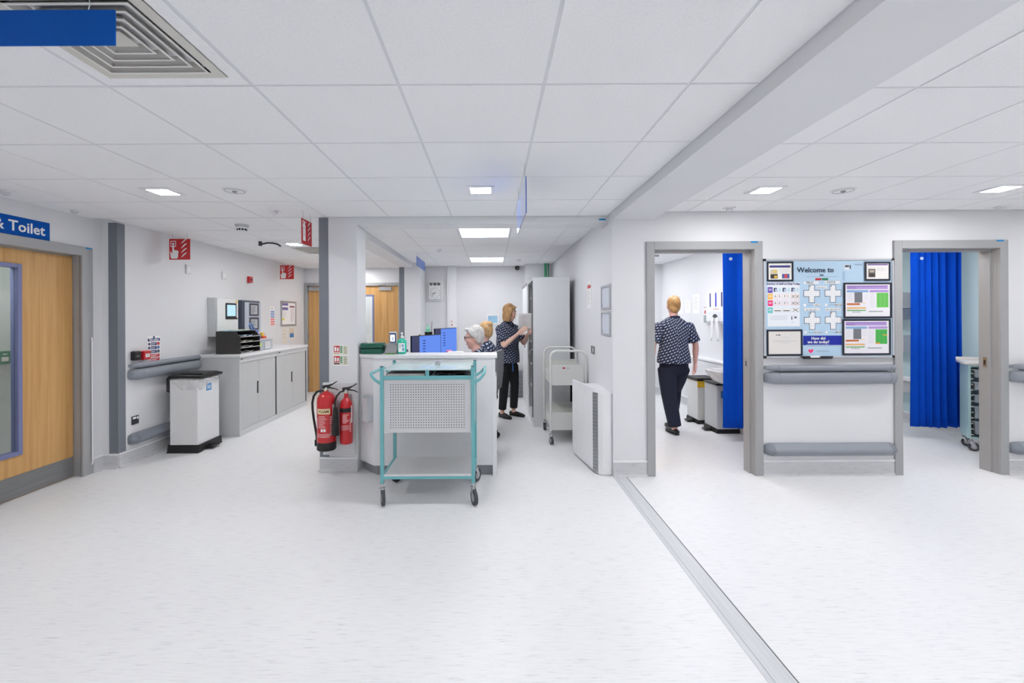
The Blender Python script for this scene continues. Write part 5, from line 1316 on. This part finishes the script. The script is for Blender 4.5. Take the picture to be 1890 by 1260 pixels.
class Fig:
    """a figure in its own frame: a = forward, b = to its right, z = up"""
    def __init__(s, label, loc, f, name='person', hf=None, lean=0.):
        s.t = thing(name, label, 'person', loc)
        s.f = Vector((f[0], f[1], 0)).normalized(); s.r = Vector((s.f.y, -s.f.x, 0)); s.u = Vector((0, 0, 1))
        g = Vector((hf[0], hf[1], hf[2] if len(hf) > 2 else 0)).normalized() if hf else s.f
        s.hf = g; s.hr = Vector((g.y, -g.x, 0)).normalized(); s.hu = s.hr.cross(g).normalized()
        s.body, s.top, s.bot, s.hair = MB(), MB(), MB(), MB()
    def P(s, p): return s.f * p[0] + s.r * p[1] + Vector((0, 0, p[2]))
    def H(s, c, a, b, z): return c + s.hf * a + s.hr * b + s.hu * z
    def R3(s): return Matrix((s.hr, s.hf, s.hu)).transposed()
    def head(s, c, neck, skin):
        c = s.P(c); s.c = c; R = s.R3(); B = s.body
        B.ell(s.H(c, -.010, 0, .022), (.073, .093, .098), R)
        B.ell(s.H(c, .020, 0, -.045), (.056, .064, .078), R)
        B.ell(s.H(c, .050, 0, -.100), (.026, .024, .020), R)
        B.loft([(s.H(c, .080, 0, .012), .009), (s.H(c, .091, 0, -.018), .011), (s.H(c, .092, 0, -.032), .013)], s.hr, 8)
        for q in (-1, 1):
            B.ell(s.H(c, -.010, q * .074, -.008), (.011, .020, .033), R)
            B.ell(s.H(c, .072, q * .028, .026), (.020, .012, .009), R)
            B.ell(s.H(c, .058, q * .032, -.030), (.024, .022, .022), R)
        B.ell(s.H(c, .074, 0, -.062), (.024, .012, .012), R)
        B.loft([(s.H(c, -.015, 0, -.05), .053, .055), (c.lerp(s.P(neck), .6), .050, .052), (s.P(neck), .056, .056)], s.hr, 14)
        for q in (-1, 1):
            e = MB().ell(s.H(c, .0745, q * .030, .003), (.0120, .008, .0062), R, 10).build('eye', mat((236, 234, 230), .2), s.t, True)
            MB().ell(s.H(c, .0812, q * .030, .003), (.0052, .002, .0052), R, 8).build('iris', mat((60, 80, 96), .2), e, True)
            MB().ell(s.H(c, .0835, q * .031, .023), (.016, .005, .003), R, 8).build('eyebrow', mat((140, 112, 84), .7), s.t, True)
        MB().ell(s.H(c, .0825, 0, -.060), (.021, .006, .0042), R, 10).ell(s.H(c, .0815, 0, -.067), (.018, .006, .0045), R, 10).build('lips', mat((196, 112, 108), .4), s.t, True)
    def limb(s, B, pts, ref=None, n=12): B.loft([(s.P(p[0]), p[1], p[2] if len(p) > 2 else p[1]) for p in pts], ref or s.r, n, .08 if B is s.top else .55)
    def arm(s, sh, el, wr, sl=.72, rs=(.066, .068), hand_dir=None, palm=None, curl=.5):
        """skin arm, sleeve to sl of the upper arm, and a hand with fingers"""
        S0, E, W = s.P(sh), s.P(el), s.P(wr); B = s.body
        B.loft([(S0.lerp(E, .12), .040), (S0.lerp(E, .5), .042), (E, .036)], s.f, 12)
        B.loft([(E, .037), (E.lerp(W, .3), .039), (E.lerp(W, .75), .029), (W, .024)], s.f, 12)
        m = S0.lerp(E, sl)
        ax = (S0 - E).normalized(); y = ax.cross(s.f).normalized() if abs(ax.dot(s.f)) < .9 else ax.orthogonal().normalized(); xx = y.cross(ax)
        M = Matrix((xx, y, ax)).transposed().to_4x4(); M.translation = S0; ln = (m - S0).length
        sv = MB().ell((0, 0, -.012), (rs[0] * .98, rs[0] * .98, rs[0] * .92)).loft([((0, 0, 0), rs[0]), ((0, 0, -ln * .5), rs[0] * .99), ((0, 0, -ln), rs[1])], (1, 0, 0), 16, .08)
        o = grow('sleeve', sv, SPOTS, s.t, .009, 2); o.matrix_local = M
        d = (s.P(hand_dir) if hand_dir else (W - E)).normalized()
        n = s.P(palm).normalized() if palm else -s.r
        n = (n - d * n.dot(d)).normalized(); x = d.cross(n)
        B.loft([(W - d * .01, .022, .017), (W + d * .03, .034, .016), (W + d * .085, .040, .014)], x, 12)
        for k, (o, ln) in enumerate(((-.030, .070), (-.010, .080), (.010, .076), (.029, .060))):
            p = W + d * .082 + x * o; q = d; pts = [(p, .0090)]
            for j in range(3):
                q = (q + n * curl * (.35 + .25 * j)).normalized(); p = p + q * ln * (.42, .32, .26)[j]; pts.append((p, (.0085, .0078, .0068)[j]))
            B.loft(pts, x, 8)
        p = W + d * .025 - x * .030
        B.loft([(p, .013), (p + d * .030 - x * .026 + n * .012, .011), (p + d * .058 - x * .030 + n * .026, .0085)], n, 8)
    def leg(s, hip, kn, an, rt=(.098, .066, .058), skin=True):
        s.limb(s.body, [(hip, .075), (kn, .05), (an, .036)])
        K = s.P(kn); A = s.P(an); Hh = s.P(hip)
        s.bot.loft([(Hh, rt[0]), (Hh.lerp(K, .5), (rt[0] + rt[1]) / 2 + .004), (K, rt[1]), (K.lerp(A, .35), rt[1] * .98), (A, rt[2])], s.r, 16, .12)
    def foot(s, an, d, z=.0, low=True):
        """loafer with sole; an = ankle, d = toe direction in the frame"""
        A = s.P(an); D = s.P(d).normalized(); X = D.cross(s.u).normalized()
        s.body.loft([(A, .036), (A - s.u * (an[2] - .055 - z), .034), (Vector((A.x, A.y, .045 + z)) + D * .06, .032, .022)], X, 10)
        O = Vector((A.x, A.y, z))
        b = MB().loft([(O - D * .058 + s.u * .036, .030, .034), (O + s.u * .040, .036, .040), (O + D * .08 + s.u * .034, .042, .032), (O + D * .155 + s.u * .026, .038, .024), (O + D * .19 + s.u * .020, .022, .015)], X, 14, .5)
        sh = grow('shoe', b, LEATH, s.t, .007, 2)
        MB().loft([(O - D * .062 + s.u * .008, .030, .008), (O + s.u * .008, .035, .008), (O + D * .09 + s.u * .008, .044, .008), (O + D * .175 + s.u * .008, .032, .008)], X, 14, .6).build('sole', BLACK, sh, True)
    def done(s, skin, topm, botm, hairm, vox=.0055):
        grow('body', s.body, skin, s.t, vox, 2)
        if len(s.top.b.verts): grow('tunic', s.top, topm, s.t, .009, 3)
        if len(s.bot.b.verts): grow('trousers', s.bot, botm, s.t, .009, 3)
        if len(s.hair.b.verts): grow('hair', s.hair, hairm, s.t, .006, 2)
        return s.t

# --- standing person reading a sheet at the open cabinet
F1 = Fig('standing person in spotted navy tunic reading a sheet at the open cabinet', (.225, 6.45, 0), (.72, -.69), hf=(.93, -.33, -.12))
F1.head((.055, 0, 1.535), (.0, 0, 1.385), SKIN)
F1.limb(F1.body, [((0, 0, .86), .13, .10), ((0, 0, 1.1), .12, .09), ((.0, 0, 1.30), .15, .09), ((0, 0, 1.37), .09, .06)])
F1.limb(F1.top, [((.0, 0, .80), .205, .165), ((.0, 0, .90), .202, .165), ((0, 0, 1.04), .186, .152), ((.012, 0, 1.18), .188, .155), ((.004, 0, 1.28), .182, .124), ((0, 0, 1.335), .165, .098), ((0, 0, 1.375), .115, .076), ((0, 0, 1.405), .068, .06)], n=22)
F1.arm((0, .160, 1.305), (.13, .225, 1.06), (.30, .10, 1.235), .78, (.070, .082), (.75, -.30, .62), (0, -1, .2), .45)
F1.arm((0, -.160, 1.305), (.15, -.20, 1.08), (.35, -.06, 1.225), .78, (.068, .080), (.8, .2, .55), (0, 1, .2), .45)
F1.limb(F1.bot, [((0, 0, .74), .165, .125), ((0, 0, .88), .165, .125)], n=20)
F1.leg((0, .085, .75), (.02, .095, .47), (-.02, .095, .12)); F1.leg((.01, -.085, .75), (.06, -.09, .47), (.03, -.10, .12))
F1.foot((-.02, .095, .11), (1, .12, 0)); F1.foot((.03, -.10, .11), (1, -.15, 0))
c = F1.c; R = F1.R3()
F1.hair.ell(F1.H(c, -.022, 0, .036), (.086, .098, .102), R)
F1.hair.ell(F1.H(c, -.055, 0, -.045), (.078, .055, .11), R)
for q in (-1, 1): F1.hair.loft([(F1.H(c, .030, q * .060, .075), .030, .022), (F1.H(c, .018, q * .080, .02), .044, .020), (F1.H(c, -.002, q * .083, -.06), .048, .018), (F1.H(c, -.010, q * .076, -.125), .046, .016)], F1.hf, 10)
F1.hair.loft([(F1.H(c, .050, -.045, .085), .030, .018), (F1.H(c, .062, .02, .088), .030, .016), (F1.H(c, .045, .062, .060), .026, .014)], F1.hf, 8)
t = F1.done(SKIN, SPOT, BLACKT, hair_mat((196, 154, 104)))
MB().loft([(F1.P((.045, .055, 1.395)), .016, .006), (F1.P((.085, .03, 1.36)), .014, .005), (F1.P((.11, .005, 1.31)), .010, .004)], F1.r, 8).loft([(F1.P((.045, -.055, 1.395)), .016, .006), (F1.P((.085, -.03, 1.36)), .014, .005), (F1.P((.11, -.005, 1.31)), .010, .004)], F1.r, 8).build('collar', mat((26, 36, 66), .8), t, True)
MB().tube([F1.P((.165, .07, .80)), F1.P((.168, .072, .72))], .010).ell(F1.P((.168, .072, .705)), (.012, .012, .02)).build('lanyard_fob', mat((40, 90, 150), .4), t, True)
pp = F1.P((.375, .00, 1.30)) + F1.t.location
pr = MB(); n = 8; fx = Vector((.96, -.28, 0)); fz = Vector((.06, -.16, .98)); V = []
for k in range(n + 1): V.append([pr.b.verts.new(pp + fx * (.20 * (i / n - .5) - .03) + fz * (.235 * k / n - .01) + Vector((0, .018 * math.sin(i / n * PI), 0))) for i in range(n + 1)])
for r0, r1 in zip(V, V[1:]):
    for i in range(n): pr.b.faces.new((r0[i], r0[i + 1], r1[i + 1], r1[i]))
o = pr.build('paper_sheet', mat((214, 212, 212), .6, var=.06, scale=20), None, True, False); o.modifiers.new('thickness', 'SOLIDIFY').thickness = .0015
tag(o, 'printed paper sheet held up by the standing person', 'paper')

# --- person walking away into the treatment room
F2 = Fig('person seen from behind in spotted tunic walking into the treatment room', (2.29, 5.50, 0), (-.06, 1), hf=(.12, 1, -.05))
F2.head((.03, .012, 1.60), (.0, 0, 1.45), SKIN)
F2.limb(F2.body, [((0, 0, .92), .13, .10), ((0, 0, 1.1), .12, .09), ((.0, 0, 1.36), .17, .09), ((0, 0, 1.43), .10, .06)])
F2.limb(F2.top, [((-.0, 0, .885), .212, .165), ((0, 0, .98), .202, .154), ((0, 0, 1.10), .178, .134), ((.01, 0, 1.24), .192, .134), ((.004, 0, 1.33), .208, .118), ((0, 0, 1.385), .190, .092), ((0, 0, 1.425), .130, .074), ((0, 0, 1.46), .070, .062)], n=22)
F2.arm((0, .195, 1.345), (.0, .285, 1.10), (.07, .315, .875), .80, (.068, .076), (.12, .0, -1), (0, -1, 0), .4)
F2.arm((0, -.195, 1.345), (-.02, -.275, 1.10), (.02, -.275, .87), .80, (.068, .076), (.05, .05, -1), (0, 1, 0), .4)
F2.limb(F2.bot, [((0, 0, .80), .185, .135), ((0, 0, .95), .170, .125)], n=20)
F2.leg((0, .09, .82), (.17, .085, .52), (.20, .07, .15), (.112, .090, .072)); F2.leg((0, -.09, .82), (.0, -.07, .49), (-.06, -.02, .10), (.112, .090, .078))
F2.foot((.20, .07, .13), (1, .05, 0), .0); F2.foot((-.06, -.02, .10), (1, -.08, 0))
c = F2.c; R = F2.R3()
F2.hair.ell(F2.H(c, -.022, 0, .034), (.083, .095, .100), R); F2.hair.ell(F2.H(c, -.060, 0, -.02), (.068, .045, .075), R)
F2.hair.ell(F2.H(c, -.105, .006, .045), (.052, .040, .055), R); F2.hair.ell(F2.H(c, -.085, .02, .085), (.035, .03, .03), R); F2.hair.ell(F2.H(c, -.09, .035, .005), (.03, .03, .035), R)
t = F2.done(SKIN2, SPOT, NAVYT, hair_mat((190, 148, 96)))
MB().loft([(F2.P((-.035, -.06, 1.455)), .018, .010), (F2.P((-.07, 0, 1.46)), .020, .010), (F2.P((-.035, .06, 1.455)), .018, .010)], F2.u, 10).build('collar', mat((26, 36, 66), .8), t, True)

# --- two seated people behind the counter
def seated(label, chair_lab, cx, cy, f, hf, hc, hip_a, sh_a, skin, tone):
    ch = office_chair(chair_lab, (cx, cy, 0), math.atan2(f[1], f[0]) + PI / 2, GREYF, PINKF)
    F = Fig(label, (cx, cy, 0), f, hf=hf)
    F.head(hc, (sh_a + .03, 0, hc[2] - .145), skin); zs = hc[2] - .20
    F.limb(F.body, [((hip_a, 0, .62), .14, .11), (((hip_a + sh_a) / 2, 0, .85), .13, .10), ((sh_a, 0, zs - .02), .16, .09), ((sh_a + .01, 0, zs + .05), .08, .06)])
    F.limb(F.top, [((hip_a, 0, .565), .20, .15), ((hip_a, 0, .66), .19, .15), ((hip_a * .5 + sh_a * .5, 0, .84), .18, .145), ((sh_a, 0, zs - .08), .19, .130), ((sh_a, 0, zs + .0), .175, .105), ((sh_a + .01, 0, zs + .05), .10, .07), ((sh_a + .02, 0, zs + .075), .066, .058)], n=22)
    F.arm((sh_a, .178, zs - .04), (sh_a + .05, .225, zs - .24), (sh_a + .23, .15, .772), .75, (.070, .076), (1, -.15, -.02), (0, 0, -1), .25)
    F.arm((sh_a, -.178, zs - .04), (sh_a + .05, -.225, zs - .24), (sh_a + .23, -.15, .772), .75, (.070, .076), (1, .15, -.02), (0, 0, -1), .25)
    for q in (-1, 1):
        F.leg((hip_a, q * .09, .585), (hip_a + .42, q * .11, .565), (hip_a + .40, q * .11, .12), (.088, .068, .058)); F.foot((hip_a + .40, q * .11, .11), (1, q * .1, 0))
    F.limb(F.bot, [((hip_a - .03, 0, .575), .17, .09), ((hip_a + .10, 0, .58), .17, .09)], n=16)
    return F
F3 = seated('seated grey-haired person with glasses in profile behind the counter', 'office chair of the grey-haired person behind the counter', -.25, 4.68, (-1, .02), (-1, -.12, -.06), (-.055, 0, 1.255), -.05, -.115, SKIN2, 0)
c = F3.c; R = F3.R3()
F3.hair.ell(F3.H(c, -.024, 0, .040), (.084, .096, .098), R); F3.hair.ell(F3.H(c, -.065, 0, -.01), (.076, .048, .082), R)
for q in (-1, 1): F3.hair.loft([(F3.H(c, .045, q * .050, .085), .034, .020), (F3.H(c, .010, q * .076, .055), .044, .014), (F3.H(c, -.035, q * .078, .005), .034, .014), (F3.H(c, -.052, q * .066, -.05), .028, .014)], F3.hf, 10)
F3.hair.loft([(F3.H(c, .060, -.04, .085), .028, .020), (F3.H(c, .068, .0, .092), .030, .020), (F3.H(c, .060, .04, .085), .028, .020)], F3.hf, 8)
t = F3.done(SKIN2, SPOT, NAVYT, hair_mat((206, 204, 202), .12))
g = MB()
for q in (-1, 1):
    pts = [F3.H(c, .100 - .004 * abs(math.sin(a)), q * .034 + .025 * math.cos(a), .002 + .019 * math.sin(a)) for a in [k * PI / 8 for k in range(17)]]
    g.tube(pts, .0022, 6); g.tube([F3.H(c, .096, q * .060, .008), F3.H(c, .05, q * .079, .008), F3.H(c, -.012, q * .082, .006)], .0024, 6)
g.tube([F3.H(c, .100, -.010, .004), F3.H(c, .104, 0, .008), F3.H(c, .100, .010, .004)], .002, 6)
g.build('glasses', mat((52, 30, 34), .3), t, True)
F4 = seated('seated person with tied-up fair hair turned away behind the counter', 'grey office chair with pink cushion seen past the counter end', -.20, 5.42, (-.96, .28), (-.78, .62, -.1), (-.115, 0, 1.29), -.02, -.15, SKIN, 0)
c = F4.c; R = F4.R3()
F4.hair.ell(F4.H(c, -.022, 0, .034), (.083, .095, .100), R); F4.hair.ell(F4.H(c, -.055, 0, -.01), (.072, .045, .07), R); F4.hair.ell(F4.H(c, -.085, 0, .085), (.045, .040, .042), R)
F4.done(SKIN, SPOT, NAVYT, hair_mat((200, 162, 112)))

# lettering becomes plain mesh
for o in [o for o in S.objects if o.type == 'FONT']:
    me = bpy.data.meshes.new_from_object(o); par = o.parent
    q = bpy.data.objects.new('lettering', me); C.objects.link(q); q.parent = par; q.location = o.location; q.rotation_euler = o.rotation_euler; q.scale = o.scale
    bpy.data.objects.remove(o)
